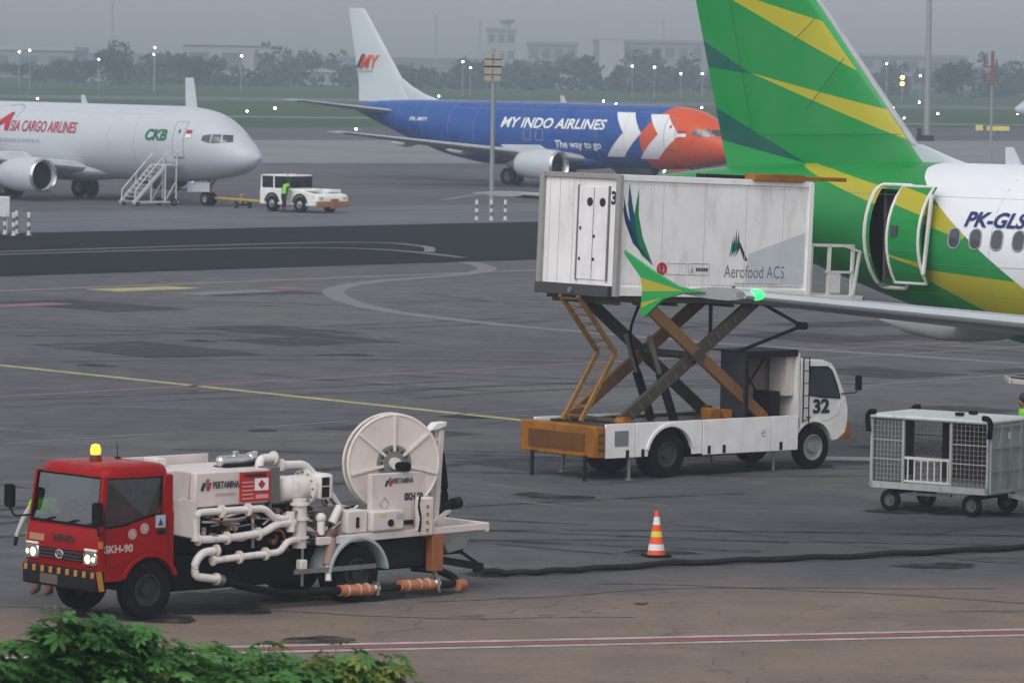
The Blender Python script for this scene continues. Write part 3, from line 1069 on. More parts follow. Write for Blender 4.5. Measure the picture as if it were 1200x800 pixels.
sa = dict(len=37.57, aft=22.0, slat=ACW, fairings=[(3.4, 3.2, 0.34, 0.9), (10.9, 3.1, 0.27, 0.7)],
          wing=[(12.2, 18.9, 1.3, 2.75, 0.13, 0.03), (15.2, 19.3, 6.4, 3.2, 0.115, 0.02), (20.6, 22.2, 16.95, 4.32, 0.15, 0.0)],
          stab=[(31.3, 34.9, 0.7, 5.0), (35.2, 36.6, 6.2, 5.42)],
          fin=[(29.35, 34.85, 5.85, 0.10), (29.75, 35.0, 6.3, 0.10), (32.47, 35.85, 9.48, 0.10), (34.6, 36.45, 11.95, 0.09), (34.9, 36.48, 12.08, 0.05)],
          dorsal=[(28.3, 31.2, 6.12, 0.02), (28.9, 31.3, 6.28, 0.03), (29.72, 31.5, 6.55, 0.05)], dorsal_m=ACW,
          engine=(10.3, 5.75, 1.95, 1.05, 3.6), nose_gear=5.07, main_gear=(17.7, 3.8), gear_top=2.6,
          belly=(10.8, 20.5, 1.75, 3.2, 1.9))
HOLE = (28.95, 29.75, 3.78, 5.62, -1)
GREENJET = thing('green_airliner', 'green tailed passenger jet with yellow stripes, white cabin and open rear door', 'airplane', (30.54, 78.5, 0), R(-41.8))
UNDER = paint('wing_grey_paint', (0.30, 0.31, 0.32), 0.4, dirt=0.2, streak=False)
sa['belly_m'] = UNDER
finm = hull_mat('green_fin_livery', GREEN, fin_polys, 0.35, 0.05)
airliner(GREENJET, BA, sa, hull_mat('green_white_livery', GREEN, body_polys, 0.33, 0.05), finm, UNDER, ACW, finm, hole=HOLE)
for o in GREENJET.children:
    if o.name.startswith('tailplane'):
        o.data.materials[0] = UNDER
# arrow shaped wing tip fences
FENCE = hull_mat('fence_livery', GREEN2, [(YEL, X((-23.3, 4.62), (-21.9, 4.34), (-23.3, 4.28))), (YEL, X((-23.2, 4.02), (-22.4, 4.2), (-23.2, 3.86)))], 0.4)
wings = [o for o in GREENJET.children if o.name.startswith('wing')]
for w, side in zip(wings, (-1, 1)):
    y = side * 16.98
    MB().prism([(-21.45, 4.34), (-22.02, 4.42), (-22.6, 4.66), (-23.24, 4.98), (-23.22, 4.9), (-22.86, 4.53), (-22.82, 4.32), (-22.86, 3.92), (-22.75, 3.86), (-22.35, 4.18), (-21.9, 4.3)], y - 0.03, y + 0.03).build('tip_fence', FENCE, w, bevel=0.01)
nav = MB().ball((-20.56, -16.72, 4.33), 0.105, 12, (1.5, 1, 0.9)).build('navigation_light', glow('green_navigation_glow', (0.03, 1.0, 0.12, 1), 1.6), wings[0])
# cabin windows, right flank, from the rear door forward
for k in range(34):
    s = 27.5 - k * 0.533
    pts = [(s + a, 4.74 + b) for a, b in rrect(0.25, 0.36, 0.11)]
    w = patch(BA, pts, -1, PANE, GREENJET, 'cabin_window', 0.012, 2)
    if k < 6:
        outline(BA, [(s + a, 4.74 + b) for a, b in rrect(0.29, 0.40, 0.13)], -1, 0.015, SEAM, w, 'window_frame', 0.008)
skin_text(BA, 'PK-GLS', 0.40, 27.3, 4.99, 1.5, NAVY, GREENJET, weight=0.012, shear=0.2, off=0.02)
# open rear door: frame, vestibule and the door panel swung forward clear of the skin
fr = [(29.0 + a * 0 + p[0], 4.70 + p[1]) for p in [(0.38 + x, z) for x, z in rrect(0.98, 2.06, 0.16)] for a in (0,)]
outline(BA, fr, -1, 0.04, WHITE, GREENJET, 'door_frame', 0.02)
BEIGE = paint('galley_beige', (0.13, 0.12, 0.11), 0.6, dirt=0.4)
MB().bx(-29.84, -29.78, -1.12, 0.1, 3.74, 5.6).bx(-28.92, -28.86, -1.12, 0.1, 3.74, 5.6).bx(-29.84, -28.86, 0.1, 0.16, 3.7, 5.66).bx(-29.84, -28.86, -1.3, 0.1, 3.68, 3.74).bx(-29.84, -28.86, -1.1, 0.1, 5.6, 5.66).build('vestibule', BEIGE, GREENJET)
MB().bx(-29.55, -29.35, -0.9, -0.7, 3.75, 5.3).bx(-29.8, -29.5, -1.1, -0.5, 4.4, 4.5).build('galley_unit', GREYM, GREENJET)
rings = []
DOORM = None
dz = np.linspace(3.8, 5.74, 10)
mb = MB()
outer, inner = [], []
for z in dz:
    t, b, w = BA.at(29.3)
    q = (z - (t + b) / 2) / ((t - b) / 2)
    y = -w * math.sqrt(max(0.02, 1 - q * q)) - 0.42
    outer.append([(-28.95, y, z), (-28.12, y - 0.06, z)])
    inner.append([(-28.95, y + 0.12, z), (-28.12, y + 0.06, z)])
for i in range(len(dz) - 1):
    for G, fl in ((outer, 0), (inner, 1)):
        mb.quad(G[i][0], G[i][1], G[i + 1][1], G[i + 1][0])
    for k in (0, 1):
        mb.quad(outer[i][k], inner[i][k], inner[i + 1][k], outer[i + 1][k])
mb.quad(outer[0][0], outer[0][1], inner[0][1], inner[0][0]).quad(outer[-1][0], outer[-1][1], inner[-1][1], inner[-1][0])
door = mb.build('cabin_door', hull_mat('green_door_livery', GREEN, [(c, [(x + 0.75, z + 0.05) for x, z in p]) for c, p in body_polys[:3]], 0.33, 0.05), GREENJET)
edge = [o[0] for o in outer] + [o[1] for o in outer[::-1]] + [outer[0][0]]
MB().tube(edge, 0.032, 8).build('door_rim', WHITE, door)
MB().box((-28.75, outer[5][0][1] - 0.03, 4.85), (0.16, 0.05, 0.22)).build('door_window', PANE, door)
MB().bar((-28.95, -1.95, 4.5), (-28.6, -2.1, 4.5), 0.08, 0.3).bar((-29.0, -1.8, 5.1), (-28.7, -2.05, 5.1), 0.06).build('hinge_arm', GREYM, door)
MB().bar((-28.06, outer[2][1][1] + 0.05, 4.0), (-28.06, outer[8][1][1] + 0.05, 5.6), 0.06).build('door_strap', WHITE, door)
MB().prism([(-27.2, 6.15), (-27.45, 6.55), (-27.62, 6.55), (-27.6, 6.15)], -0.03, 0.03).build('antenna', ACW, GREENJET)
SKINL = paint('skin_joint', (0.10, 0.22, 0.13), 0.5, dirt=0)
for s in (22.3, 24.4, 26.6, 30.4, 31.9, 33.6):
    t_, b_, w_ = BA.at(s)
    outline(BA, [(s, b_ + 0.1), (s, t_ - 0.06)], -1, 0.006, SKINL, GREENJET, 'panel_seam', -0.002, False)
for z, s0, s1 in ((5.55, 20.0, 34.0), (4.2, 20.0, 28.6), (3.6, 20.0, 30.2)):
    outline(BA, [(s0, z), (s1, z)], -1, 0.005, SKINL, GREENJET, 'panel_seam', -0.002, False)
fin_a = [o for o in GREENJET.children if o.name.startswith('tail_fin')][0]
MB().loft([airfoil(a - 0.03, a + 0.16, 0, z, tk, 5, vertical=True) for a, z, tk in ((29.9, 6.55, 0.9), (32.47, 9.48, 0.7), (34.6, 11.95, 0.5))]).build('leading_edge', ACG, fin_a, smooth=50)
# static panel lines on the fin
for pts in ([(30.1, 6.75), (34.9, 6.62)], [(34.0, 6.6), (34.7, 9.5)], [(31.6, 8.3), (32.6, 7.2)], [(32.4, 9.1), (33.0, 8.6)]):
    MB().tube([(-s, -0.27, z) for s, z in pts], 0.008, 5).build('panel_seam', paint('fin_seam', (0.02, 0.12, 0.05), 0.6, dirt=0), GREENJET)

# ================================================================== PEOPLE
BONES = {'pelvis': (0, 0, 0.95), 'waist': (0, 0, 1.08), 'chest': (0, 0, 1.28), 'shoulders': (0, 0, 1.42), 'neck': (0.01, 0, 1.50), 'chin': (0.04, 0, 1.56), 'head': (0.02, 0, 1.64), 'crown': (0.01, 0, 1.72), 'nose': (0.125, 0, 1.61)}


def person(name, label, loc, rz, pose=None, shirt=None, trousers=None, skin=None, shoes=None, vest=None, hair=None, cap=None, gloves=None, lean=0.0, group=None):
    """one continuous skinned body; x is forward, y is left; pose overrides single joints"""
    J = dict(BONES)
    for sg, c in ((1, 'l'), (-1, 'r')):
        J.update({c + 'sh': (0, sg * 0.19, 1.40), c + 'el': (-0.02, sg * 0.25, 1.12), c + 'wr': (0.05, sg * 0.26, 0.87), c + 'pa': (0.07, sg * 0.26, 0.80),
                  c + 'hip': (0, sg * 0.10, 0.90), c + 'kn': (0.03, sg * 0.11, 0.50), c + 'an': (0, sg * 0.12, 0.10), c + 'he': (-0.03, sg * 0.12, 0.05), c + 'to': (0.16, sg * 0.13, 0.04)})
        for k in range(4):
            J[c + 'f%d' % k] = (0.06 + 0.022 * (k - 0.5) + 0.012, sg * 0.255, 0.735)
            J[c + 'g%d' % k] = (0.06 + 0.022 * (k - 0.5) + 0.03, sg * 0.245, 0.69 + 0.008 * abs(k - 1))
        J[c + 'th'] = (0.115, sg * 0.25, 0.77)
        J[c + 'tj'] = (0.135, sg * 0.24, 0.73)
    if lean:
        for k in ('waist', 'chest', 'shoulders', 'neck', 'chin', 'head', 'crown', 'nose') + tuple(c + j for c in 'lr' for j in ('sh', 'el', 'wr', 'pa', 'th', 'tj') + tuple('f%d' % i for i in range(4)) + tuple('g%d' % i for i in range(4))):
            x, y, z = J[k]
            x, z = x * math.cos(lean) + (z - 0.95) * math.sin(lean), 0.95 + (z - 0.95) * math.cos(lean) - x * math.sin(lean)
            J[k] = (x, y, z)
    for k, v in (pose or {}).items():
        if k in ('lpa', 'rpa'):
            d = [b - a for a, b in zip(J[k], v)]
            for q in ['f%d' % i for i in range(4)] + ['g%d' % i for i in range(4)] + ['th', 'tj']:
                J[k[0] + q] = tuple(a + b for a, b in zip(J[k[0] + q], d))
        J[k] = v
    E_ = [('pelvis', 'waist'), ('waist', 'chest'), ('chest', 'shoulders'), ('shoulders', 'neck'), ('neck', 'chin'), ('chin', 'head'), ('head', 'crown'), ('head', 'nose')]
    RAD = {'pelvis': .15, 'waist': .14, 'chest': .155, 'shoulders': .12, 'neck': .06, 'chin': .075, 'head': .095, 'crown': .07, 'nose': .018}
    for c in 'lr':
        E_ += [('shoulders', c + 'sh'), (c + 'sh', c + 'el'), (c + 'el', c + 'wr'), (c + 'wr', c + 'pa'), ('pelvis', c + 'hip'), (c + 'hip', c + 'kn'), (c + 'kn', c + 'an'), (c + 'an', c + 'he'), (c + 'an', c + 'to')]
        RAD.update({c + 'sh': .075, c + 'el': .05, c + 'wr': .032, c + 'pa': .042, c + 'hip': .105, c + 'kn': .068, c + 'an': .05, c + 'he': .045, c + 'to': .042})
        for k in range(4):
            E_ += [(c + 'pa', c + 'f%d' % k), (c + 'f%d' % k, c + 'g%d' % k)]
            RAD[c + 'f%d' % k] = RAD[c + 'g%d' % k] = .010
        E_ += [(c + 'pa', c + 'th'), (c + 'th', c + 'tj')]
        RAD[c + 'th'] = RAD[c + 'tj'] = .011
    names = list(J)
    me = bpy.data.meshes.new('body')
    me.from_pydata([J[k] for k in names], [(names.index(a), names.index(b)) for a, b in E_], [])
    ob = bpy.data.objects.new('body', me)
    COL.objects.link(ob)
    sk = ob.modifiers.new('skin', 'SKIN')
    sk.use_smooth_shade = True
    for i, k in enumerate(names):
        d = me.skin_vertices[0].data[i]
        r = RAD[k]
        d.radius = (r, r * (0.8 if k in ('pelvis', 'waist', 'chest', 'shoulders') else 1.0))
        d.use_root = k == 'pelvis'
    ss = ob.modifiers.new('sub', 'SUBSURF')
    ss.levels = ss.render_levels = 1
    dg = bpy.context.evaluated_depsgraph_get()
    bmsh = bpy.data.meshes.new_from_object(ob.evaluated_get(dg))
    bpy.data.objects.remove(ob)
    root = thing(name, label, 'person', loc, rz, group)
    mats = [shirt, trousers, skin, shoes, gloves or skin]
    for m in mats:
        bmsh.materials.append(m)
    region = {}
    for k in names:
        region[k] = 0
    for c in 'lr':
        for j in ('hip', 'kn'):
            region[c + j] = 1
        for j in ('an', 'he', 'to'):
            region[c + j] = 3
        for j in ['pa', 'th', 'tj'] + ['f%d' % i for i in range(4)] + ['g%d' % i for i in range(4)]:
            region[c + j] = 4
    for k in ('neck', 'chin', 'head', 'crown', 'nose'):
        region[k] = 2
    region['pelvis'] = 1
    JV = np.array([J[k] for k in names])
    seg = [(names.index(a), names.index(b)) for a, b in E_]
    A = JV[[a for a, b in seg]]
    D = JV[[b for a, b in seg]] - A
    for p in bmsh.polygons:
        c = np.array(p.center)
        t = np.clip(((c - A) * D).sum(1) / (D * D).sum(1), 0, 1)
        q = A + D * t[:, None]
        i = int(np.argmin(((q - c) ** 2).sum(1)))
        a, b = seg[i]
        p.material_index = region[names[a]] if t[i] < 0.5 else region[names[b]]
        p.use_smooth = True
    body = bpy.data.objects.new('body', bmsh)
    COL.objects.link(body)
    body.parent = root
    if vest:
        vb = MB()
        nv = [v.co + v.normal * 0.022 for v in bmsh.vertices]
        fs = []
        lo, hi = np.array(J['pelvis']), np.array(J['shoulders'])
        ax = (hi - lo) / np.linalg.norm(hi - lo)
        for p in bmsh.polygons:
            c = np.array(p.center)
            t = (c - lo) @ ax / np.linalg.norm(hi - lo)
            if -0.05 < t < 1.06 and p.material_index in (0, 1) and np.linalg.norm(c - lo - ax * ((c - lo) @ ax)) < 0.24:
                near = min(np.linalg.norm(c - np.array(J[k])) for k in ('lel', 'rel', 'lwr', 'rwr'))
                if near > 0.12:
                    fs.append(tuple(p.vertices))
        used = sorted({i for f in fs for i in f})
        mp = {v: i for i, v in enumerate(used)}
        vb.add([nv[i] for i in used], [tuple(mp[i] for i in f) for f in fs])
        vo = vb.build('safety_vest', vest, root, smooth=60)
        vo.modifiers.new('thick', 'SOLIDIFY').thickness = 0.012
    hd = Vector(J['head'])
    cr = Vector(J['crown'])
    if hair:
        MB().ball(hd + (cr - hd) * 0.35 + Vector((-0.02, 0, 0)), 0.112, 14, (1.0, 0.9, 1.0)).build('hair', hair, root, smooth=60)
    if cap:
        MB().ball(hd + (cr - hd) * 0.6, 0.115, 14, (1, 0.95, 0.75)).box(hd + Vector((0.13, 0, 0.05)), (0.12, 0.15, 0.015)).build('cap', cap, root, smooth=60)
    return root


SKIN = paint('brown_skin', (0.22, 0.115, 0.07), 0.5, dirt=0)
SHIRTW = paint('white_shirt_cloth', (0.5, 0.46, 0.47), 0.85, dirt=0.1, spec=0.1)
NAVYC = paint('navy_cloth', (0.018, 0.02, 0.035), 0.9, dirt=0.1, spec=0.1)
BOOT = paint('brown_leather', (0.12, 0.045, 0.02), 0.6, dirt=0.3)
VEST = paint('neon_vest', (0.22, 0.68, 0.05), 0.7, dirt=0.1, spec=0.1)
REDC = paint('red_cloth', (0.3, 0.03, 0.03), 0.85, dirt=0.1, spec=0.1)

# ================================================================== REFUELLING TRUCK
FT_O, FT_R = (-5.80, 69.70, 0), R(222.4)
FT = thing('refuelling_truck', 'red cab refuelling truck with white pipework and large hose reel', 'truck', FT_O, FT_R)
REDM = paint('red_cab_paint', srgb(146, 10, 10), 0.42, dirt=0.4, dirtcol=(0.04, 0.015, 0.012, 1), spec=0.16, scale=1.6)
PLATE = paint('pinkish_white_panel', (0.62, 0.55, 0.53), 0.5, dirt=0.25, dirtcol=(0.2, 0.12, 0.09, 1))
PIPE = paint('white_pipe_paint', (0.7, 0.66, 0.63), 0.45, dirt=0.55, dirtcol=(0.12, 0.08, 0.06, 1), scale=3.5)
RUST = paint('orange_brown_steel', (0.30, 0.10, 0.035), 0.55, dirt=0.4)
AMB = paint('orange_hose_cover', (0.45, 0.16, 0.07), 0.5, dirt=0.35)
HAZ = paint('hazard_yellow', srgb(176, 120, 44), 0.6, dirt=0.7)

arc = [(0.52 * math.cos(a), 0.43 + 0.52 * math.sin(a)) for a in np.linspace(R(150), R(28), 12)]
prof = [(0.87, 0.6), (0.92, 0.8), (0.93, 1.1), (0.905, 1.3), (0.87, 1.38), (0.45, 1.40), (0.05, 1.5), (-0.45, 1.57), (-0.45, 0.69)] + arc + [(0.5, 0.6)]
cab = MB().prism(prof, -0.86, 0.86).build('cab', REDM, FT, bevel=0.03)


def rr_ring(cx, cy, hx, hy, z, p=5.0, n=36):
    out = []
    for k in range(n):
        a = 2 * math.pi * k / n
        c, s = math.cos(a), math.sin(a)
        q = (abs(c) ** p + abs(s) ** p) ** (-1 / p)
        out.append((cx + hx * q * c, cy + hy * q * s, z))
    return out


MB().loft([rr_ring(0.17, 0, 0.63, 0.825, 2.08, 9), rr_ring(0.17, 0, 0.63, 0.82, 2.15, 9), rr_ring(0.16, 0, 0.605, 0.795, 2.21, 8), rr_ring(0.14, 0, 0.55, 0.73, 2.25, 7), rr_ring(0.12, 0, 0.3, 0.4, 2.275, 5)]).build('roof', REDM, cab, smooth=60)
for sg in (-1, 1):
    MB().bar((0.86, sg * 0.82, 1.36), (0.765, sg * 0.79, 2.12), 0.07, 0.09, up=(1, 0, 0)).build('pillar', REDM, cab, bevel=0.015)
    MB().prism([(-0.45, 1.5), (-0.18, 1.52), (-0.25, 1.75), (-0.28, 2.1), (-0.45, 2.1)], sg * 0.76, sg * 0.845).build('pillar', REDM, cab, bevel=0.02)
    g = MB().add([(0.83, sg * 0.825, 1.37), (0.45, sg * 0.835, 1.40), (0.05, sg * 0.835, 1.5), (-0.22, sg * 0.83, 1.53), (-0.27, sg * 0.80, 2.08), (0.75, sg * 0.795, 2.09)], [(0, 1, 2, 3, 4, 5)]).build('side_window', GLASS, cab, smooth=0)
    MB().tube([(0.83, sg * 0.845, 1.37), (0.45, sg * 0.855, 1.40), (0.05, sg * 0.855, 1.5), (-0.22, sg * 0.85, 1.54), (-0.27, sg * 0.81, 2.07), (0.74, sg * 0.805, 2.08), (0.83, sg * 0.845, 1.37)], 0.018, 6).build('window_seal', BLACK, g)
    d = MB().prism([(0.78, 0.78), (0.82, 1.34), (0.45, 1.385), (0.05, 1.485), (-0.30, 1.53), (-0.34, 1.0)] + [(0.56 * math.cos(a), 0.43 + 0.56 * math.sin(a)) for a in np.linspace(R(125), R(45), 9)], sg * 0.855, sg * 0.874).build('door', REDM, cab, bevel=0.008)
    MB().box((-0.2, sg * 0.885, 1.28), (0.17, 0.03, 0.07)).build('handle', DARK, d, bevel=0.01)
    MB().tube([(0.79, sg * 0.876, 0.8), (0.83, sg * 0.876, 1.35)], 0.007, 5).build('door_seam', INK, d)
    MB().tube([(-0.31, sg * 0.876, 1.53), (-0.35, sg * 0.876, 1.0), (-0.33, sg * 0.876, 0.9)], 0.007, 5).build('door_seam', INK, d)
    MB().box((0.89, sg * 0.868, 1.14), (0.07, 0.03, 0.1)).build('indicator', paint('amber_lens', (0.5, 0.18, 0.02), 0.3), cab)
    MB().prism([(0.55 * math.cos(a), 0.43 + 0.55 * math.sin(a)) for a in np.linspace(R(158), R(22), 14)] + [(0.49 * math.cos(a), 0.43 + 0.49 * math.sin(a)) for a in np.linspace(R(22), R(158), 14)], sg * 0.84, sg * 0.90).build('wheel_arch', REDM, cab, bevel=0.01)
    m = MB().tube([(0.86, sg * 0.8, 1.45), (1.05, sg * 1.0, 1.42), (1.1, sg * 1.05, 1.55)] if sg < 0 else [(0.86, 0.84, 1.3), (1.0, 0.95, 1.28), (1.03, 0.97, 1.45)], 0.016, 8, 0.05).build('mirror', DARK, cab)
    mc = (1.1, sg * 1.05, 1.72) if sg < 0 else (1.03, 0.97, 1.6)
    MB().loft([[(mc[0] + x * 0.035, mc[1] + a, mc[2] + b) for a, b in rrect(0.2, 0.34, 0.06)] for x in (-1, 1)]).build('mirror_head', BLACK, m, bevel=0.01)
MB().bx(-0.46, -0.41, -0.8, 0.8, 1.5, 2.1).build('rear_wall', REDM, cab, bevel=0.01)
ws = MB().add([(0.885, -0.79, 1.40), (0.885, 0.79, 1.40), (0.79, 0.755, 2.09), (0.79, -0.755, 2.09)], [(0, 1, 2, 3)]).build('windscreen', glass('windscreen_glass', (0.45, 0.52, 0.54, 1), 0.13), cab, smooth=0)
MB().tube([(0.9, -0.79, 1.40), (0.9, 0.79, 1.40), (0.80, 0.755, 2.09), (0.80, -0.755, 2.09), (0.9, -0.79, 1.40)], 0.016, 6).build('window_seal', BLACK, ws)
for y in (-0.55, 0.0, 0.45):
    MB().bar((0.915, y, 1.38), (0.905, y + 0.3, 1.46), 0.012, 0.02).build('wiper', DARK, ws)
# inside the cab
MB().bx(0.55, 0.85, -0.75, 0.75, 1.25, 1.45).bx(-0.4, -0.28, -0.7, 0.7, 1.1, 1.85).bx(-0.4, 0.1, -0.7, 0.7, 0.95, 1.12).build('seats', DARK, cab, bevel=0.03)
MB().tube([(0.42 + 0.06 * math.cos(a), -0.4 + 0.2 * math.cos(a), 1.52 + 0.16 * math.sin(a)) for a in np.linspace(0, 2 * math.pi, 20)], 0.014, 6).build('steering_wheel', BLACK, cab)
# face of the cab
MB().bx(0.925, 0.95, -0.52, 0.52, 0.86, 1.02).build('grille', DARK, cab, bevel=0.01)
for k in range(3):
    MB().bx(0.945, 0.962, -0.5, 0.5, 0.875 + k * 0.05, 0.895 + k * 0.05).build('grille_bar', paint('dark_grille_paint', (0.06, 0.03, 0.035), 0.4, dirt=0.2), cab)
MB().tube([(0.975, 0.085 * math.cos(a), 0.945 + 0.06 * math.sin(a)) for a in np.linspace(0, 2 * math.pi, 20)], 0.013, 6).bar((0.975, -0.045, 0.9), (0.975, -0.02, 0.99), 0.02).bar((0.975, 0.045, 0.9), (0.975, 0.02, 0.99), 0.02).bar((0.975, -0.05, 0.945), (0.975, 0.05, 0.945), 0.018).build('emblem', CHROME, cab)
lettering('HINO', 0.14, lambda u, v: (0.945, -0.2 + u, 1.13 + v), INK, cab, weight=0.006, width=0.5)
MB().add([(0.94, -0.78, 1.1), (0.94, -0.42, 1.1), (0.935, -0.42, 1.2), (0.935, -0.78, 1.2)], [(0, 1, 2, 3)]).build('sticker', paint('tan_sticker', (0.36, 0.2, 0.12), 0.6), cab, smooth=0)
LAMP = glow('warm_headlamp_glow', (1.0, 0.74, 0.36, 1), 1.6)
for sg in (-1, 1):
    h = MB().loft([[(x, sg * 0.69 + a * k, 0.93 + b * k) for a, b in rrect(0.31, 0.2, 0.05)] for x, k in ((0.88, 1), (0.95, 1), (0.965, 0.9))]).build('headlight', CHROME, cab)
    MB().ball((0.955, sg * 0.655, 0.925), 0.07, 14, (0.45, 1, 1)).build('bulb', LAMP, h)
    MB().ball((0.955, sg * 0.79, 0.925), 0.045, 12, (0.45, 1, 1)).build('bulb', LAMP, h)
    MB().box((0.93, sg * 0.7, 1.055), (0.06, 0.28, 0.035)).build('trim', WHITE, h, bevel=0.008)
bump = MB().bx(0.8, 1.0, -0.87, 0.87, 0.46, 0.76).build('bumper', DARK, cab, bevel=0.03)
for k in range(9):
    y = -0.82 + k * 0.2
    MB().add([(1.004, y, 0.66), (1.004, y + 0.08, 0.66), (1.004, y + 0.09, 0.75), (1.004, y + 0.01, 0.75)], [(0, 1, 2, 3)]).build('hazard_stripe', HAZ, bump, smooth=0)
MB().bx(1.0, 1.012, -0.42, 0.0, 0.5, 0.64).build('number_plate', paint('plate_grey', (0.1, 0.08, 0.07), 0.6), bump)
MB().add([(0.92, 0.877, 0.47), (0.82, 0.877, 0.47), (0.88, 0.877, 0.76), (0.98, 0.877, 0.76)], [(0, 1, 2, 3)]).build('hazard_stripe', HAZ, bump, smooth=0)
bc = MB().cyl((0.32, -0.02, 2.28), (0.32, -0.02, 2.36), 0.1, 0.08).build('beacon', paint('beacon_base', (0.09, 0.02, 0.015), 0.5), cab)
MB().lathe([(0.075, 0), (0.08, 0.08), (0.06, 0.14), (0.001, 0.16)], (0.32, -0.02, 2.36), (0, 0, 1), 16).build('lamp', glow('amber_beacon_glow', (1.0, 0.42, 0.03, 1), 1.1), bc)
MB().cyl((-0.15, -0.1, 2.25), (-0.15, -0.1, 2.3), 0.06, 0.04).cyl((-0.15, -0.1, 2.3), (-0.13, -0.1, 2.52), 0.006).build('aerial', DARK, cab)
on_door = lambda x0, z0: (lambda u, v: (x0 - u, 0.878, z0 + v))
lettering('SKH-90', 0.15, on_door(0.83, 1.02), paint('faded_white_letter', (0.5, 0.42, 0.4), 0.6), cab, weight=0.006, width=0.52)
for x, z, m in ((0.32, 1.27, PALE), (0.1, 1.34, PALE)):
    MB().cyl((x, 0.8745, z), (x, 0.8775, z), 0.08, n=18).build('sticker', paint('faded_pink_sticker', (0.42, 0.26, 0.24), 0.6, dirt=0.2), cab)
    MB().bar((x - 0.03, 0.879, z - 0.03), (x + 0.02, 0.879, z + 0.04), 0.003, 0.03).build('sticker', PALE, cab)
MB().bx(-0.28, -0.1, 0.876, 0.882, 1.34, 1.52).build('sticker', paint('pale_blue_sticker', (0.35, 0.42, 0.5), 0.6), cab)
MB().prism([(-0.14, 1.37), (-0.24, 1.37), (-0.19, 1.47)], 0.882, 0.886).build('sticker', NAVY, cab)

# chassis and running gear
MB().bx(-6.5, 0.75, 0.33, 0.43, 0.55, 0.75).bx(-6.5, 0.75, -0.43, -0.33, 0.55, 0.75).bx(-5.9, -5.8, -0.4, 0.4, 0.55, 0.75).bx(-2.2, -2.1, -0.4, 0.4, 0.55, 0.75).cyl((-3.95, -0.6, 0.43), (-3.95, 0.6, 0.43), 0.09).cyl((0, -0.7, 0.43), (0, 0.7, 0.43), 0.07).build('chassis', DARK, FT)
RIMD = paint('dusty_dark_rim', (0.022, 0.022, 0.022), 0.6, dirt=0.3)
for sg in (-1, 1):
    wheel(FT, (0, sg * 0.74, 0.43), 0.43, 0.25, BLACK, RIMD, (0, sg, 0))
    wheel(FT, (-3.95, sg * 0.80, 0.43), 0.43, 0.22, BLACK, RIMD, (0, sg, 0))
    wheel(FT, (-3.95, sg * 0.55, 0.43), 0.43, 0.22, BLACK, RIMD, (0, sg, 0))
    MB().prism([(-3.95 + 0.60 * math.cos(a), 0.40 + 0.60 * math.sin(a)) for a in np.linspace(R(172), R(8), 18)] + [(-3.95 + 0.55 * math.cos(a), 0.40 + 0.55 * math.sin(a)) for a in np.linspace(R(8), R(172), 18)], sg * 0.45, sg * 0.95).build('mudguard', paint('grey_blue_mudguard', (0.34, 0.40, 0.42), 0.45, dirt=0.3), FT, bevel=0.008)
# tank and panels
MB().prism([(-1.02, 1.55), (-2.45, 1.57), (-2.45, 2.07), (-1.05, 2.07)], -0.75, 0.62).build('side_tank', PLATE, FT, bevel=0.02)
MB().prism([(-0.52, 1.78), (-1.0, 1.55), (-1.05, 2.07), (-0.75, 2.12), (-0.52, 2.1)], 0.1, 0.5).build('front_panel', PLATE, FT, bevel=0.02)
MB().prism([(-0.55, 1.2), (-1.0, 1.1), (-1.0, 1.66), (-0.75, 1.72), (-0.55, 1.7)], 0.2, 0.72).build('front_panel', OFFW, FT, bevel=0.02)
MB().bx(-2.4, -0.52, -0.84, -0.78, 1.4, 2.2).build('far_panel', PLATE, FT, bevel=0.01)
MB().bx(-1.35, -1.15, -0.78, -0.45, 2.08, 2.2).build('deck_box', OFFW, FT, bevel=0.015)
MB().bx(-2.63, -2.452, -0.5, 0.64, 1.55, 2.09).build('end_panel', paint('dark_grey_panel', (0.12, 0.11, 0.11), 0.5), FT, bevel=0.01)
MB().bx(-3.3, -0.55, -0.7, 0.35, 0.5, 1.5).build('dark_backing', DARK, FT, bevel=0.03)  # dark block added behind the pipes to close the view through them
MB().bx(-3.25, -0.62, -0.75, 0.62, 0.34, 0.86).build('dark_underfill', BLACK, FT, bevel=0.05)  # black block added so the gap below the pipes reads dark
MB().bx(-5.7, -4.55, -0.6, 0.7, 0.42, 0.88).build('dark_underfill', DARK, FT, bevel=0.05)  # dark block added to fill the space below the deck
MB().bx(-2.0, -1.05, -0.6, 0.6, 1.42, 1.54).build('pump_frame', GREYM, FT, bevel=0.02)
on_tank = lambda x0, z0, y=0.632: (lambda u, v: (x0 - u, y, z0 + v))
DKT = paint('dark_letter', (0.05, 0.05, 0.055), 0.6, dirt=0)
lettering('PERTAMINA', 0.14, on_tank(-1.36, 1.83), DKT, FT, weight=0.006, width=0.5)
for k in range(4):
    MB().bx(-1.49 - k * 0.1, -1.41 - k * 0.1, 0.63, 0.634, 1.72, 1.75).build('lettering', paint('faint_red_letter', (0.5, 0.3, 0.28), 0.6, dirt=0), FT)


def chevron_logo(x, z, k, y, parent):
    for dx, dz_, m in ((0, 0, INK), (0.07, 0.05, GREYM), (0.11, 0.0, RED)):
        w = 0.06 * k
        MB().add([(x - dx * k, y, z + dz_ * k), (x - dx * k - w, y, z + dz_ * k), (x - dx * k - w * 1.8, y, z + dz_ * k + 0.12 * k), (x - dx * k - w * 0.8, y, z + dz_ * k + 0.12 * k)], [(0, 1, 2, 3)]).build('emblem', m, parent, smooth=0)


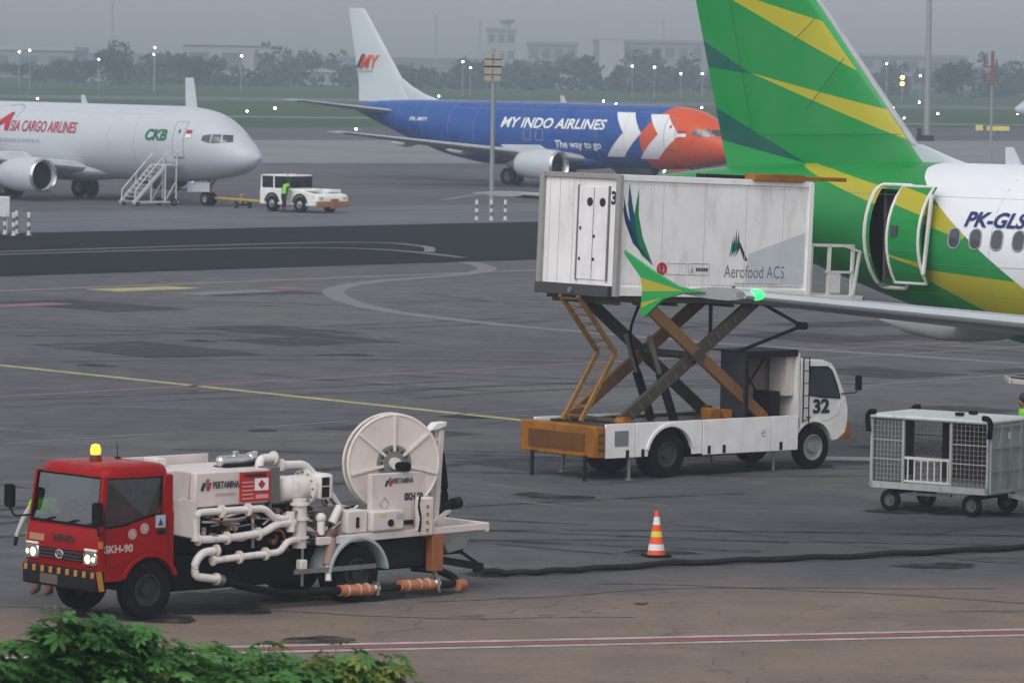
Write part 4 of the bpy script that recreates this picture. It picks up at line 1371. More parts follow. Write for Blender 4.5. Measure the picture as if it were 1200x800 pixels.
chevron_logo(-1.12, 1.8, 1.0, 0.632, FT)
pl = MB().bx(-2.44, -1.86, 0.63, 0.645, 1.60, 2.04).build('placard', paint('red_placard', srgb(178, 34, 34), 0.5, dirt=0.15), FT)
for k in range(5):
    MB().bx(-2.12, -1.9, 0.646, 0.650, 1.64 + k * 0.06, 1.66 + k * 0.06).build('lettering', paint('pink_letter', (0.62, 0.3, 0.28), 0.6, dirt=0), pl)
MB().bx(-2.4, -2.14, 0.646, 0.650, 1.76, 1.94).build('symbol_field', WLET, pl)
MB().prism([(-2.27, 1.78), (-2.34, 1.85), (-2.27, 1.92), (-2.2, 1.85)], 0.650, 0.654).build('diamond_symbol', RED, pl)
MB().bx(-2.35, -1.95, 0.646, 0.650, 1.965, 2.015).build('lettering', INK, pl)
MB().bx(-2.4, -2.16, 0.646, 0.650, 1.64, 1.70).build('lettering', paint('pink_letter', (0.6, 0.3, 0.28), 0.6), pl)
# top gear in bright metal
v = MB().cyl((-2.0, 0.05, 2.16), (-2.5, 0.05, 2.16), 0.085).ball((-1.98, 0.05, 2.16), 0.09).ball((-2.55, 0.05, 2.18), 0.1).cyl((-2.25, 0.05, 2.08), (-2.25, 0.05, 2.3), 0.05).cyl((-2.62, 0.05, 2.08), (-2.62, 0.05, 2.28), 0.05).build('pump', CHROME, FT)
MB().bx(-2.65, -1.95, -0.1, 0.2, 2.07, 2.09).build('base_plate', DARK, v)
# white pipe runs on the near flank
for path, r in (
        ([(-0.98, 0.72, 1.1), (-0.99, 0.72, 1.5), (-2.24, 0.75, 1.5), (-2.47, 0.75, 1.32), (-2.75, 0.7, 1.32)], 0.054),
        ([(-1.0, 0.74, 1.1), (-1.55, 0.78, 1.10), (-2.2, 0.78, 1.14), (-2.47, 0.76, 1.25), (-2.8, 0.72, 1.25)], 0.058),
        ([(-1.22, 0.82, 0.79), (-2.5, 0.82, 0.84), (-2.64, 0.8, 0.98), (-2.9, 0.72, 1.0)], 0.052),
        ([(-1.3, 0.8, 0.93), (-1.05, 0.8, 0.92), (-0.9, 0.8, 0.78), (-0.9, 0.8, 0.57), (-1.3, 0.8, 0.51)], 0.062),
        ([(-2.5, 0.3, 2.0), (-2.52, 0.3, 2.19), (-2.78, 0.3, 2.19)], 0.07),
        ([(-2.85, 0.4, 2.09), (-3.3, 0.4, 2.08), (-3.7, 0.42, 1.72), (-4.05, 0.45, 1.28)], 0.06)):
    MB().tube(path, r, 12, 0.085).build('pipe', PIPE, FT, smooth=60)
    for q in (path[0], path[-1]):
        d = (Vector(path[1]) - Vector(path[0])).normalized() if q is path[0] else (Vector(path[-1]) - Vector(path[-2])).normalized()
        MB().cyl(Vector(q) - d * 0.02, Vector(q) + d * 0.02, r * 1.5, n=14).build('flange', OFFW, FT)
MB().tube([(-1.3, 0.8, 0.51), (-2.06, 0.84, 0.30), (-2.8, 0.88, 0.20), (-3.4, 0.92, 0.22)], 0.06, 10, 0.3).build('delivery_hose', BLACK, FT, smooth=60)
MB().cyl((-1.28, 0.8, 0.515), (-1.42, 0.8, 0.475), 0.085).build('hose_clamp', GREYM, FT)
# filter vessel and meter
fv = MB().lathe([(0.001, 0), (0.12, 0.02), (0.2, 0.1), (0.205, 0.55), (0.16, 0.66)], (-2.66, 0.42, 1.73), (-1, 0, 0), 24).build('filter_vessel', PIPE, FT, smooth=50)
MB().cyl((-3.26, 0.42, 1.73), (-3.32, 0.42, 1.73), 0.28, n=24).build('flange', PIPE, fv)
for k in range(12):
    a = 2 * math.pi * k / 12
    MB().cyl((-3.24, 0.42 + 0.24 * math.cos(a), 1.73 + 0.24 * math.sin(a)), (-3.34, 0.42 + 0.24 * math.cos(a), 1.73 + 0.24 * math.sin(a)), 0.016, n=6).build('bolt', GREYM, fv)
mt = MB().bx(-3.62, -3.33, 0.3, 0.72, 1.56, 1.95).build('flow_meter', PIPE, FT, bevel=0.05)
MB().bx(-3.52, -3.38, 0.722, 0.73, 1.6, 1.9).build('dial', DARK, mt)
MB().bx(-3.52, -3.38, 0.731, 0.734, 1.76, 1.775).build('dial_bar', OFFW, mt)
MB().cyl((-3.0, 0.66, 0.86), (-3.0, 0.66, 1.6), 0.11, n=18).build('riser', OFFW, FT, smooth=50)
for z in (1.0, 1.28, 1.5):
    MB().cyl((-3.0, 0.66, z), (-3.0, 0.66, z + 0.035), 0.15, n=18).build('flange', PIPE, FT)
MB().cyl((-2.78, 0.72, 1.12), (-2.78, 0.72, 1.42), 0.07).build('riser', PIPE, FT)
MB().bx(-3.7, -3.3, 0.35, 0.66, 1.15, 1.45).build('valve_block', paint('blue_grey_block', (0.1, 0.1, 0.105), 0.5), FT, bevel=0.03)
MB().cyl((-3.32, 0.78, 1.05), (-3.32, 0.78, 1.3), 0.06).ball((-3.32, 0.78, 1.3), 0.08).build('valve', PIPE, FT)
for (a, b, r, m) in (((-3.6, 0.7, 1.2), (-3.75, 0.7, 1.45), 0.07, PIPE), ((-3.45, 0.78, 0.98), (-3.55, 0.82, 1.1), 0.1, paint('brown_coupling', (0.12, 0.06, 0.05), 0.6)), ((-3.42, 0.84, 0.6), (-3.5, 0.82, 1.0), 0.09, paint('dull_pink_hose', (0.3, 0.2, 0.17), 0.6)), ((-3.36, 0.92, 0.36), (-3.42, 0.84, 0.62), 0.05, OFFW), ((-2.95, 0.8, 0.3), (-2.95, 0.8, 0.86), 0.025, GREYM)):
    MB().cyl(a, b, r, r * 0.85, 14).build('coupling', m, FT, smooth=50)
MB().bx(-2.99, -2.86, 0.75, 0.88, 0.55, 0.7).build('valve', OFFW, FT, bevel=0.02)
GAUGE = paint('gauge_face', (0.5, 0.5, 0.48), 0.3, dirt=0)
pr = random.Random(5)
for k in range(26):
    x, y, z = pr.uniform(-3.7, -1.1), pr.uniform(0.45, 0.7), pr.uniform(0.95, 1.5)
    typ = k % 4
    if typ == 0:
        v_ = MB().cyl((x, y, z), (x, y + 0.1, z), 0.045, n=12).build('valve', pr.choice([OFFW, GREYM, RUST]), FT)
        MB().bar((x - 0.06, y + 0.11, z), (x + 0.06, y + 0.11, z + 0.03), 0.015).build('valve_lever', pr.choice([RUST, RED, GREYM]), v_)
    elif typ == 1:
        g_ = MB().cyl((x, y, z), (x, y + 0.04, z), 0.05, n=14).build('gauge', GREYM, FT)
        MB().cyl((x, y + 0.04, z), (x, y + 0.043, z), 0.042, n=14).build('gauge_face', GAUGE, g_)
    elif typ == 2:
        MB().box((x, y, z), (pr.uniform(0.06, 0.16), 0.1, pr.uniform(0.06, 0.16))).build('fitting', pr.choice([OFFW, GREYM, DARK, PIPE]), FT, bevel=0.01)
    else:
        MB().cyl((x, y, z - 0.1), (x, y, z + 0.1), 0.03, n=10).build('fitting', pr.choice([RUST, GREYM, DARK, PIPE]), FT)
for k, (x, z) in enumerate(((-1.4, 1.5), (-1.9, 1.5), (-1.5, 1.1), (-2.1, 1.13), (-1.7, 0.81), (-2.2, 0.83))):
    MB().cyl((x, 0.77 if z > 0.9 else 0.82, z), (x - 0.035, 0.77 if z > 0.9 else 0.82, z), 0.098, n=16).build('flange', OFFW, FT)
    MB().bar((x - 0.1, 0.7, z - 0.05), (x - 0.1, 0.6, z - 0.3), 0.03).build('pipe_bracket', DARK, FT)
# thin lines, hoses and levers among the pipework
for k in range(34):
    x = -1.1 - random.random() * 2.5
    z = 0.95 + random.random() * 0.45
    p = [(x, 0.5 + random.random() * 0.2, z), (x - 0.2 - random.random() * 0.3, 0.6 + random.random() * 0.15, z - 0.1 + random.random() * 0.3), (x - 0.4 - random.random() * 0.4, 0.5 + random.random() * 0.2, z - 0.3 + random.random() * 0.4)]
    MB().tube(p, 0.012 + random.random() * 0.012, 6, 0.12).build('hydraulic_line', random.choice([BLACK, GREYM, PIPE, RUST]), FT, smooth=60)
for k in range(9):
    x = -3.3 - 0.08 * k
    MB().tube([(x, 0.5 + 0.03 * (k % 3), 1.95 - 0.07 * k), (x - 0.1, 0.55, 1.72 - 0.05 * k), (x - 0.3, 0.55, 1.42)], 0.014, 6, 0.1).build('hydraulic_line', [GREYM, BLACK, PIPE][k % 3], FT, smooth=60)
# rear deck
MB().prism([(-3.2, 0.9), (-6.58, 0.95), (-6.58, 1.05), (-3.2, 1.02)], 0.80, 0.88).build('deck_edge', PLATE, FT, bevel=0.01)
MB().prism([(-3.2, 0.9), (-6.58, 0.95), (-6.58, 1.05), (-3.2, 1.02)], -0.88, -0.80).build('deck_edge', PLATE, FT, bevel=0.01)
MB().bx(-6.64, -6.56, -0.88, 0.88, 0.92, 1.06).build('deck_edge', OFFW, FT, bevel=0.01)
MB().bx(-5.6, -3.35, -0.8, 0.8, 0.93, 0.97).build('deck', paint('deck_grey', (0.28, 0.25, 0.24), 0.6), FT)
MB().prism([(-5.75, 0.94), (-6.5, 0.94), (-6.3, 0.66), (-5.95, 0.6)], -0.6, 0.7).build('rear_tray', paint('dull_grey_tray', (0.24, 0.24, 0.24), 0.5, dirt=0.3), FT, bevel=0.015)
MB().bx(-4.2, -3.8, 0.45, 0.83, 1.04, 1.38).build('control_box', OFFW, FT, bevel=0.02)
MB().bx(-4.02, -3.97, 0.83, 0.85, 1.12, 1.28).build('latch', DARK, FT)
cb = MB().bx(-4.86, -4.22, 0.55, 0.92, 1.05, 1.36).build('control_box', PLATE, FT, bevel=0.03)
MB().cyl((-4.58, 0.92, 1.17), (-4.58, 0.94, 1.17), 0.055).build('knob', DARK, cb)
MB().bx(-4.5, -4.36, 0.921, 0.925, 1.27, 1.32).build('label_plate', paint('pale_yellow_sticker', (0.6, 0.5, 0.2), 0.6), cb)
MB().bx(-4.84, -4.7, 0.921, 0.925, 1.22, 1.3).build('label_plate', PALE, cb)
# hose reel, slewed a little towards the front
def slew(p, a=R(-20)):
    x, y = p[0] + 4.95, p[1] - 0.42
    return (-4.95 + x * math.cos(a) - y * math.sin(a), 0.42 + x * math.sin(a) + y * math.cos(a), p[2])


RC = (-5.0, 0, 2.03)
REELW = paint('reel_pinkish_white', (0.60, 0.53, 0.50), 0.5, dirt=0.25, dirtcol=(0.25, 0.14, 0.1, 1), streak=False)
reel = MB().lathe([(0.05, 0.0), (0.72, 0.0), (0.72, 0.03), (0.05, 0.03)], (RC[0], 0.50, RC[2]), (0, 1, 0), 48).xform(slew).build('reel_disc', REELW, FT)
rd2 = MB().lathe([(0.05, 0.0), (0.72, 0.0), (0.72, 0.03), (0.05, 0.03)], (RC[0], 0.30, RC[2]), (0, 1, 0), 48).xform(slew).build('reel_disc', REELW, FT)
for rd, y in ((reel, 0.515), (rd2, 0.315)):
    MB().tube([(RC[0] + 0.735 * math.cos(a), y, RC[2] + 0.735 * math.sin(a)) for a in np.linspace(0, 2 * math.pi, 56)], 0.028, 8).xform(slew).build('rim', OFFW, rd, smooth=60)
for k in range(7):
    a = R(90 + k * 360 / 7)
    c, s = math.cos(a), math.sin(a)
    MB().bar((RC[0] + 0.18 * c, 0.55, RC[2] + 0.18 * s), (RC[0] + 0.72 * c, 0.545, RC[2] + 0.72 * s), 0.04, 0.035, up=(0, 1, 0)).xform(slew).build('spoke', OFFW, reel)
hub = MB().cyl((RC[0], 0.53, RC[2]), (RC[0], 0.545, RC[2]), 0.28, n=30).xform(slew).build('hub_plate', GREYM, reel)
for k in range(14):
    a = 2 * math.pi * k / 14
    MB().cyl((RC[0] + 0.21 * math.cos(a), 0.54, RC[2] + 0.21 * math.sin(a)), (RC[0] + 0.21 * math.cos(a), 0.55, RC[2] + 0.21 * math.sin(a)), 0.032, n=8).xform(slew).build('hole', paint('dim_hole', (0.06, 0.055, 0.05), 0.7, dirt=0), hub)
MB().cyl((RC[0], 0.54, RC[2]), (RC[0], 0.63, RC[2]), 0.09).xform(slew).build('hub_cap', OFFW, hub)
MB().cyl((RC[0] - 0.04, 0.6, RC[2] - 0.04), (RC[0] - 0.14, 0.78, RC[2] - 0.04), 0.07).xform(slew).build('swivel', BLACK, hub)
MB().lathe([(0.4, 0.32), (0.4, 0.50)], (RC[0], 0, RC[2]), (0, 1, 0), 36).xform(slew).build('drum', BLACK, FT)
for k in range(5):
    MB().tube([(RC[0] + 0.5 * math.cos(a), 0.34 + k * 0.035, RC[2] + 0.5 * math.sin(a)) for a in np.linspace(0, 2 * math.pi, 36)], 0.04, 6).xform(slew).build('wound_hose', BLACK, FT, smooth=60)
fp = MB().bx(-5.46, -4.36, 0.62, 0.72, 1.06, 1.90).build('reel_panel', PLATE, FT, bevel=0.015)
chevron_logo(-4.62, 1.70, 0.8, 0.725, fp)
lettering('PERTAMINA', 0.11, lambda u, v: (-4.78 - u, 0.726, 1.74 + v), DKT, fp, weight=0.004, width=0.42)
lettering('SKH 90', 0.14, lambda u, v: (-5.02 - u, 0.726, 1.48 + v), DKT, fp, weight=0.01, width=0.38)
MB().tube([(-4.62, 0.728, 1.34), (-4.52, 0.728, 1.44), (-4.62, 0.728, 1.54), (-4.72, 0.728, 1.44), (-4.62, 0.728, 1.34)], 0.008, 4).build('diamond_symbol', PALE, fp)
MB().bx(-5.2, -4.95, 0.721, 0.74, 1.1, 1.17).build('label_plate', DARK, fp)
MB().bx(-5.46, -5.18, 0.78, 0.92, 0.93, 1.52).build('valve_column', OFFW, FT, bevel=0.03)
MB().tube([(-5.16, 0.93, 1.55), (-5.12, 0.94, 1.4), (-5.18, 0.94, 1.2), (-5.14, 0.94, 1.0)], 0.018, 6, 0.08).build('hydraulic_line', BLACK, FT, smooth=60)
for z in (1.02, 1.14, 1.26, 1.38):
    MB().box((-5.32, 0.93, z), (0.03, 0.02, 0.05)).build('bolt', RUST, FT)
MB().bx(-5.68, -5.46, 0.74, 0.9, 0.37, 0.93).build('jack_leg', RUST, FT, bevel=0.01)
MB().bar((-5.78, 0.55, 1.05), (-5.88, 0.55, 2.5), 0.12, 0.1).build('reel_arm', PLATE, FT, bevel=0.015)
MB().bar((-5.62, 0.55, 1.4), (-5.70, 0.55, 2.45), 0.06, 0.05).bar((-5.68, 0.55, 2.35), (-5.90, 0.55, 2.35), 0.06).build('reel_arm', OFFW, FT, bevel=0.01)
MB().bar((-5.5, 0.6, 1.9), (-5.8, 0.62, 1.96), 0.06).build('bracket', WHITE, FT)
MB().prism([(-5.6, 2.5), (-5.75, 2.62), (-5.95, 2.63), (-5.93, 2.56), (-5.79, 2.52)], 0.48, 0.64).build('cap', WHITE, FT, bevel=0.01)
MB().tube([(-5.94, 0.5, 2.15), (-6.03, 0.5, 1.7), (-6.05, 0.5, 1.15)], 0.06, 8, 0.2).build('lift_hose', BLACK, FT, smooth=60)
MB().ball((-6.08, 0.5, 1.32), 0.1).cyl((-6.12, 0.6, 1.35), (-6.26, 0.6, 1.37), 0.09).cyl((-5.85, 0.5, 1.28), (-6.1, 0.5, 1.2), 0.05).build('valve', DARK, FT)
MB().bar((-5.55, 0.7, 1.05), (-6.1, 0.55, 1.25), 0.05, 0.06).build('bracket', OFFW, FT)
# under-deck ramps, couplers and guard
MB().bar((-4.3, 0.4, 0.8), (-6.62, 0.75, 0.36), 0.06, 0.12).bar((-4.4, -0.5, 0.8), (-6.6, -0.6, 0.36), 0.06, 0.12).bar((-6.2, 0.6, 0.66), (-6.62, 0.75, 0.36), 0.05).build('hose_ramp', DARK, FT)
MB().bx(-4.3, -2.7, 0.90, 0.93, 0.50, 0.57).build('guard_rail', GREYM, FT)
for x0, x1 in ((-3.55, -4.2), (-4.75, -5.42)):
    c = MB().cyl((x0, 0.95, 0.21), (x1, 0.95, 0.18), 0.085, n=18).build('hose_coupler', AMB, FT, smooth=50)
    for u in (0.2, 0.55, 0.8):
        x = x0 + (x1 - x0) * u
        MB().cyl((x, 0.95, 0.2), (x - 0.03, 0.95, 0.2), 0.092, n=18).build('band', paint('faded_band', (0.6, 0.4, 0.3), 0.6), c)
    MB().cyl((x1, 0.95, 0.19), (x1 - 0.12, 0.95, 0.19), 0.07).box((x1 - 0.06, 0.97, 0.2), (0.05, 0.12, 0.2)).build('clamp', CHROME, c)
MB().tube([(-3.0, 0.93, 0.24), (-3.55, 0.95, 0.21)], 0.06).build('coupler_hose', DARK, FT)
MB().tube([(-4.3, 0.95, 0.18), (-4.78, 0.95, 0.18)], 0.05).build('coupler_hose', DARK, FT)
MB().tube([(-5.5, 0.95, 0.18), (-5.9, 0.85, 0.14), (-6.15, 0.7, 0.2), (-5.9, 0.55, 0.34), (-5.4, 0.5, 0.4)], 0.06, 8, 0.15).build('coupler_hose', DARK, FT, smooth=60)
MB().cyl((-6.0, 0.86, 0.12), (-6.2, 0.78, 0.12), 0.085).build('hose_coupler', AMB, FT)
MB().bar((-5.55, 0.85, 0.37), (-5.55, 0.95, 0.05), 0.05).build('jack_leg', GREYM, FT)

person('person', 'person in white shirt and green vest standing behind the red cab', (-7.02, 71.92, 0), R(240), dict(lel=(0.02, 0.3, 1.13), lwr=(0.1, 0.34, 0.9), lpa=(0.12, 0.35, 0.83), rel=(0.05, -0.36, 1.14), rwr=(0.12, -0.42, 0.93), rpa=(0.13, -0.43, 0.85)), SHIRTW, NAVYC, SKIN, BOOT, VEST, None, NAVYC, NAVYC)
hlp = person('person', 'seated person in red shirt behind the red cab side window', local(FT_O, FT_R, (-0.12, 0.42)) , FT_R, {'lkn': (0.42, 0.12, 0.86), 'rkn': (0.42, -0.12, 0.86), 'lan': (0.5, 0.12, 0.46), 'ran': (0.5, -0.12, 0.46), 'lhe': (0.47, 0.12, 0.41), 'rhe': (0.47, -0.12, 0.41), 'lto': (0.65, 0.13, 0.4), 'rto': (0.65, -0.13, 0.4), 'lel': (0.1, 0.26, 1.12), 'lwr': (0.3, 0.2, 1.08), 'lpa': (0.36, 0.18, 1.08), 'rel': (0.1, -0.26, 1.12), 'rwr': (0.3, -0.2, 1.08), 'rpa': (0.36, -0.18, 1.08)}, REDC, NAVYC, SKIN, BOOT, None, INK)
hlp.location.z = 0.33

# ================================================================== CATERING TRUCK
CT_O, CT_R = (2.4475, 94.584, 0), R(39.5)
CT = thing('catering_truck', 'white catering truck with raised box on orange scissor lift', 'truck', CT_O, CT_R)
CTW = paint('catering_white', (0.82, 0.80, 0.80), 0.42, dirt=0.22, dirtcol=(0.16, 0.13, 0.1, 1))
CTO = paint('rusty_orange_paint', (0.34, 0.13, 0.015), 0.6, dirt=0.95, dirtcol=(0.04, 0.022, 0.012, 1), scale=2.4, var=0.45, spec=0.15)
BRN = paint('brown_lift_steel', (0.20, 0.10, 0.035), 0.55, dirt=0.6, dirtcol=(0.03, 0.025, 0.02, 1))
BRND = paint('greasy_lift_steel', (0.055, 0.045, 0.035), 0.55, dirt=0.5, dirtcol=(0.015, 0.013, 0.012, 1))
MB().bx(-1.7, 4.6, -0.45, -0.33, 0.6, 0.82).bx(-1.7, 4.6, 0.33, 0.45, 0.6, 0.82).cyl((0, -0.8, 0.46), (0, 0.8, 0.46), 0.1).cyl((3.95, -0.8, 0.44), (3.95, 0.8, 0.44), 0.07).bx(0.8, 2.8, -0.7, 0.7, 0.35, 0.8).build('chassis', DARK, CT)
MB().bx(-1.65, 3.45, -1.04, 1.04, 0.98, 1.04).build('deck', BRND, CT)
RIMW = paint('pale_rim', (0.05, 0.05, 0.05), 0.6, 0.2, dirt=0.4)
for sg in (-1, 1):
    wheel(CT, (0, sg * 0.92, 0.46), 0.46, 0.24, BLACK, RIMW, (0, sg, 0))
    wheel(CT, (0, sg * 0.65, 0.46), 0.46, 0.24, BLACK, RIMW, (0, sg, 0))
    wheel(CT, (3.95, sg * 0.88, 0.44), 0.44, 0.25, BLACK, paint('white_rim', (0.28, 0.28, 0.28), 0.5, dirt=0.5, dirtcol=(0.03, 0.03, 0.03, 1)), (0, sg, 0), hub=0.6)
    # skirt in separate panels with an arch over the rear wheel
    ya, yb = sg * 1.06, sg * 1.10
    MB().prism([(-1.68, 0.45), (-0.92, 0.45), (-0.92, 1.12), (-1.68, 1.12)], ya, yb).build('skirt_panel', CTW, CT, bevel=0.01)
    MB().prism([(-0.9, 0.45), (-0.58, 0.45), (-0.56, 0.6)] + [(0.6 * math.cos(a), 0.42 + 0.6 * math.sin(a)) for a in np.linspace(R(160), R(20), 12)] + [(0.58, 0.45), (0.84, 0.45), (0.84, 1.12), (-0.9, 1.12)], ya, yb).build('skirt_panel', CTW, CT, bevel=0.01)
    MB().prism([(0.86, 0.42), (2.68, 0.42), (2.68, 1.12), (0.86, 1.12)], ya, yb).build('skirt_panel', CTW, CT, bevel=0.01)
    MB().prism([(2.70, 0.42), (3.42, 0.42), (3.42, 1.12), (2.70, 1.12)], ya, yb).build('skirt_panel', CTW, CT, bevel=0.01)
    MB().prism([(0.66 * math.cos(a), 0.42 + 0.66 * math.sin(a)) for a in np.linspace(R(165), R(15), 14)] + [(0.6 * math.cos(a), 0.42 + 0.6 * math.sin(a)) for a in np.linspace(R(15), R(165), 14)], sg * 1.02, sg * 1.13).build('wheel_arch', CTW, CT)
    for x in (-1.12, -0.72, 1.02, 1.42, 2.95):
        MB().box((x, sg * 1.105, 0.52), (0.07, 0.02, 0.16)).build('latch', DARK, CT)
    MB().bx(-1.45, -1.1, sg * 1.102, sg * 1.11, 0.68, 0.98).build('vent', paint('grey_vent', (0.2, 0.2, 0.2), 0.5), CT)
    MB().cyl((-0.98, sg * 1.0, 0.02), (-0.98, sg * 1.0, 0.5), 0.035).cyl((-0.98, sg * 1.0, 0.0), (-0.98, sg * 1.0, 0.03), 0.09).build('outrigger', GREYM, CT)
    MB().cyl((2.9, sg * 0.95, 0.02), (2.9, sg * 0.95, 0.45), 0.03).build('outrigger', GREYM, CT)
    MB().cyl((-1.95, sg * 0.8, 0.0), (-1.95, sg * 0.8, 0.5), 0.04).build('outrigger', DARK, CT)
lettering('e', 0.3, lambda u, v: (2.42 + u, -1.103, 0.72 + v), paint('blue_grey_mark', (0.3, 0.36, 0.45), 0.6, dirt=0), CT)
rb = MB().bx(-1.92, -1.70, -1.12, 1.22, 0.46, 1.08).build('rear_bumper', CTO, CT, bevel=0.03)
MB().bx(-1.94, -1.922, -0.75, 0.95, 0.58, 0.92).build('tail_plate', paint('worn_orange_plate', (0.13, 0.055, 0.015), 0.6, dirt=0.9, dirtcol=(0.03, 0.02, 0.012, 1), scale=3, spec=0.15), rb)
for k in range(3):
    MB().box((-1.81, -1.125, 0.62 + k * 0.15), (0.14, 0.02, 0.04)).build('slot', BRND, rb)
# scissor arms
for y, tag_ in ((-0.88, 'near'), (0.88, 'far')):
    MB().bar((-0.62, y, 3.50), (2.62, y, 1.12), 0.10, 0.24, up=(0, 0, 1)).build('lift_arm', BRN if tag_ == 'near' else BRND, CT, bevel=0.015)
    a2 = MB().bar((2.55, y * 0.86, 3.46), (-1.0, y * 0.86, 1.12), 0.10, 0.26, up=(0, 0, 1)).build('lift_arm', BRND if tag_ == 'near' else BRN, CT, bevel=0.015)
    for k in range(15):
        u = 0.05 + k * 0.063
        p = Vector((2.55, y * 0.86, 3.46)).lerp(Vector((-1.0, y * 0.86, 1.12)), u)
        MB().box((p.x, p.y - 0.052, p.z), (0.02, 0.012, 0.18), (0, R(-33), 0)).build('rib', BRN, a2)
    MB().cyl((0.86, y * 0.8, 2.37), (0.86, y * 1.1, 2.37), 0.14, n=18).build('pivot', BRND, CT)
    for q in ((2.62, 1.12), (-1.0, 1.12), (-0.62, 3.5), (2.55, 3.46)):
        MB().cyl((q[0], y * 0.78, q[1]), (q[0], y * 1.08, q[1]), 0.11, n=14).build('pivot', CTO, CT)
for q in ((0.86, 2.37, 0.08), (2.62, 1.12, 0.06), (-1.0, 1.12, 0.06)):
    MB().cyl((q[0], -0.9, q[1]), (q[0], 0.9, q[1]), q[2]).build('cross_shaft', BRND, CT)
for y in (-0.35, 0.35):
    c = MB().cyl((0.75, y, 1.05), (0.35, y, 2.0), 0.09).build('hydraulic_ram', DARK, CT)
    MB().cyl((0.35, y, 2.0), (0.05, y, 2.75), 0.05).build('piston', GREYM, c)
MB().box((1.35, -0.75, 1.18), (0.26, 0.3, 0.26)).box((1.75, -0.7, 1.16), (0.22, 0.3, 0.22)).build('wedge_block', CTO, CT, bevel=0.02)
MB().bx(-1.5, 3.3, 0.75, 0.8, 1.04, 1.1).bx(-1.5, 3.3, -0.8, -0.75, 1.04, 1.1).build('slide_rail', BRND, CT)
MB().tube([(0.4, 0, 1.06), (0.5, 0.1, 1.4), (0.2, 0.1, 2.0), (-0.2, 0.0, 2.8), (0.1, 0, 3.4)], 0.03, 6, 0.3).tube([(-0.4, -0.3, 1.06), (-0.2, -0.3, 1.3), (0.3, -0.3, 1.7)], 0.025, 6, 0.2).build('hydraulic_line', BLACK, CT, smooth=60)
# folding service ladder at the rear
for y in (-0.12, 0.42):
    for a, b in (((-1.62, 3.58), (-0.62, 2.42)), ((-0.62, 2.42), (-1.5, 1.1))):
        MB().bar((a[0], y, a[1]), (b[0], y, b[1]), 0.06, 0.09).build('ladder_rail', paint('dull_yellow_steel', (0.30, 0.15, 0.03), 0.6, dirt=0.8, dirtcol=(0.05, 0.03, 0.02, 1), var=0.3), CT, bevel=0.008)
for a, b in (((-1.62, 3.58), (-0.62, 2.42)), ((-0.62, 2.42), (-1.5, 1.1))):
    for k in range(7):
        u = (k + 0.4) / 7
        v = (k + 0.9) / 7
        p = (a[0] + (b[0] - a[0]) * u, a[1] + (b[1] - a[1]) * u)
        q = (a[0] + (b[0] - a[0]) * v, a[1] + (b[1] - a[1]) * v)
        MB().bar((p[0], -0.12, p[1]), (p[0], 0.42, p[1]), 0.03).build('ladder_rung', BRN, CT)
        if k % 2:
            MB().bar((p[0], -0.12, p[1]), (q[0], 0.42, q[1]), 0.02).build('ladder_brace', BRN, CT)
# linkage over the cab
MB().bar((2.45, -0.9, 3.42), (3.66, -0.9, 2.9), 0.05, 0.06).bar((3.66, -0.9, 2.9), (1.9, -0.9, 2.42), 0.05, 0.06).cyl((3.66, -1.0, 2.9), (3.66, -0.8, 2.9), 0.08).build('cable_linkage', DARK, CT)
MB().cyl((1.45, -0.6, 2.7), (1.45, -0.6, 3.5), 0.04).build('hanging_strut', DARK, CT)
# cab and the enclosure behind it
cprof = [(4.82, 0.62), (4.9, 0.9), (4.9, 1.2), (4.84, 1.42), (4.74, 1.62), (4.54, 2.0), (4.42, 2.13), (4.2, 2.2), (3.6, 2.23), (3.56, 0.62), (3.45, 0.6)] + [(3.95 + 0.53 * math.cos(a), 0.44 + 0.53 * math.sin(a)) for a in np.linspace(R(160), R(22), 12)] + [(4.5, 0.55)]
cc = MB().prism(cprof, -0.98, 0.98).build('cab', CTW, CT, bevel=0.04)
for sg in (-1, 1):
    wpts = [(4.66, 1.42), (4.58, 1.66), (4.42, 1.98), (4.3, 2.06), (3.84, 2.08), (3.80, 1.5), (4.1, 1.46)]
    g = MB().prism(wpts, sg * 0.975, sg * 0.992).build('side_window', PANE, cc)
    MB().tube([(x, sg * 0.992, z) for x, z in wpts + wpts[:1]], 0.016, 6).build('window_seal', BLACK, g)
    MB().tube([(3.68, sg * 0.985, 2.16), (3.66, sg * 0.985, 0.98), (4.3, sg * 0.985, 0.98), (4.62, sg * 0.985, 1.1), (4.7, sg * 0.985, 1.42)], 0.008, 6).build('door_seam', paint('faint_seam', (0.55, 0.54, 0.54), 0.5, dirt=0), cc)
    MB().box((3.80, sg * 0.985, 1.05), (0.12, 0.02, 0.04)).build('handle', GREYM, cc)
    m = MB().tube([(4.7, sg * 0.98, 1.5), (5.0, sg * 1.1, 1.52), (5.05, sg * 1.12, 1.62)], 0.015, 6).build('mirror', DARK, cc)
    MB().box((5.05, sg * 1.12, 1.72), (0.06, 0.16, 0.3)).build('mirror_head', BLACK, m, bevel=0.02)
    MB().prism([(3.95 + 0.57 * math.cos(a), 0.44 + 0.57 * math.sin(a)) for a in np.linspace(R(165), R(15), 14)] + [(3.95 + 0.52 * math.cos(a), 0.44 + 0.52 * math.sin(a)) for a in np.linspace(R(15), R(165), 14)], sg * 0.95, sg * 1.0).build('wheel_arch', CTW, cc)
    MB().prism([(4.6, 0.58), (4.96, 0.58), (4.98, 0.72), (4.9, 1.0), (4.82, 0.72)], sg * 0.9, sg * 1.0).build('bumper_corner', CTO, cc, bevel=0.02)
MB().add([(4.87, -0.9, 1.40), (4.87, 0.9, 1.40), (4.56, 0.85, 2.02), (4.56, -0.85, 2.02)], [(0, 1, 2, 3)]).build('windscreen', PANE, cc, smooth=0)
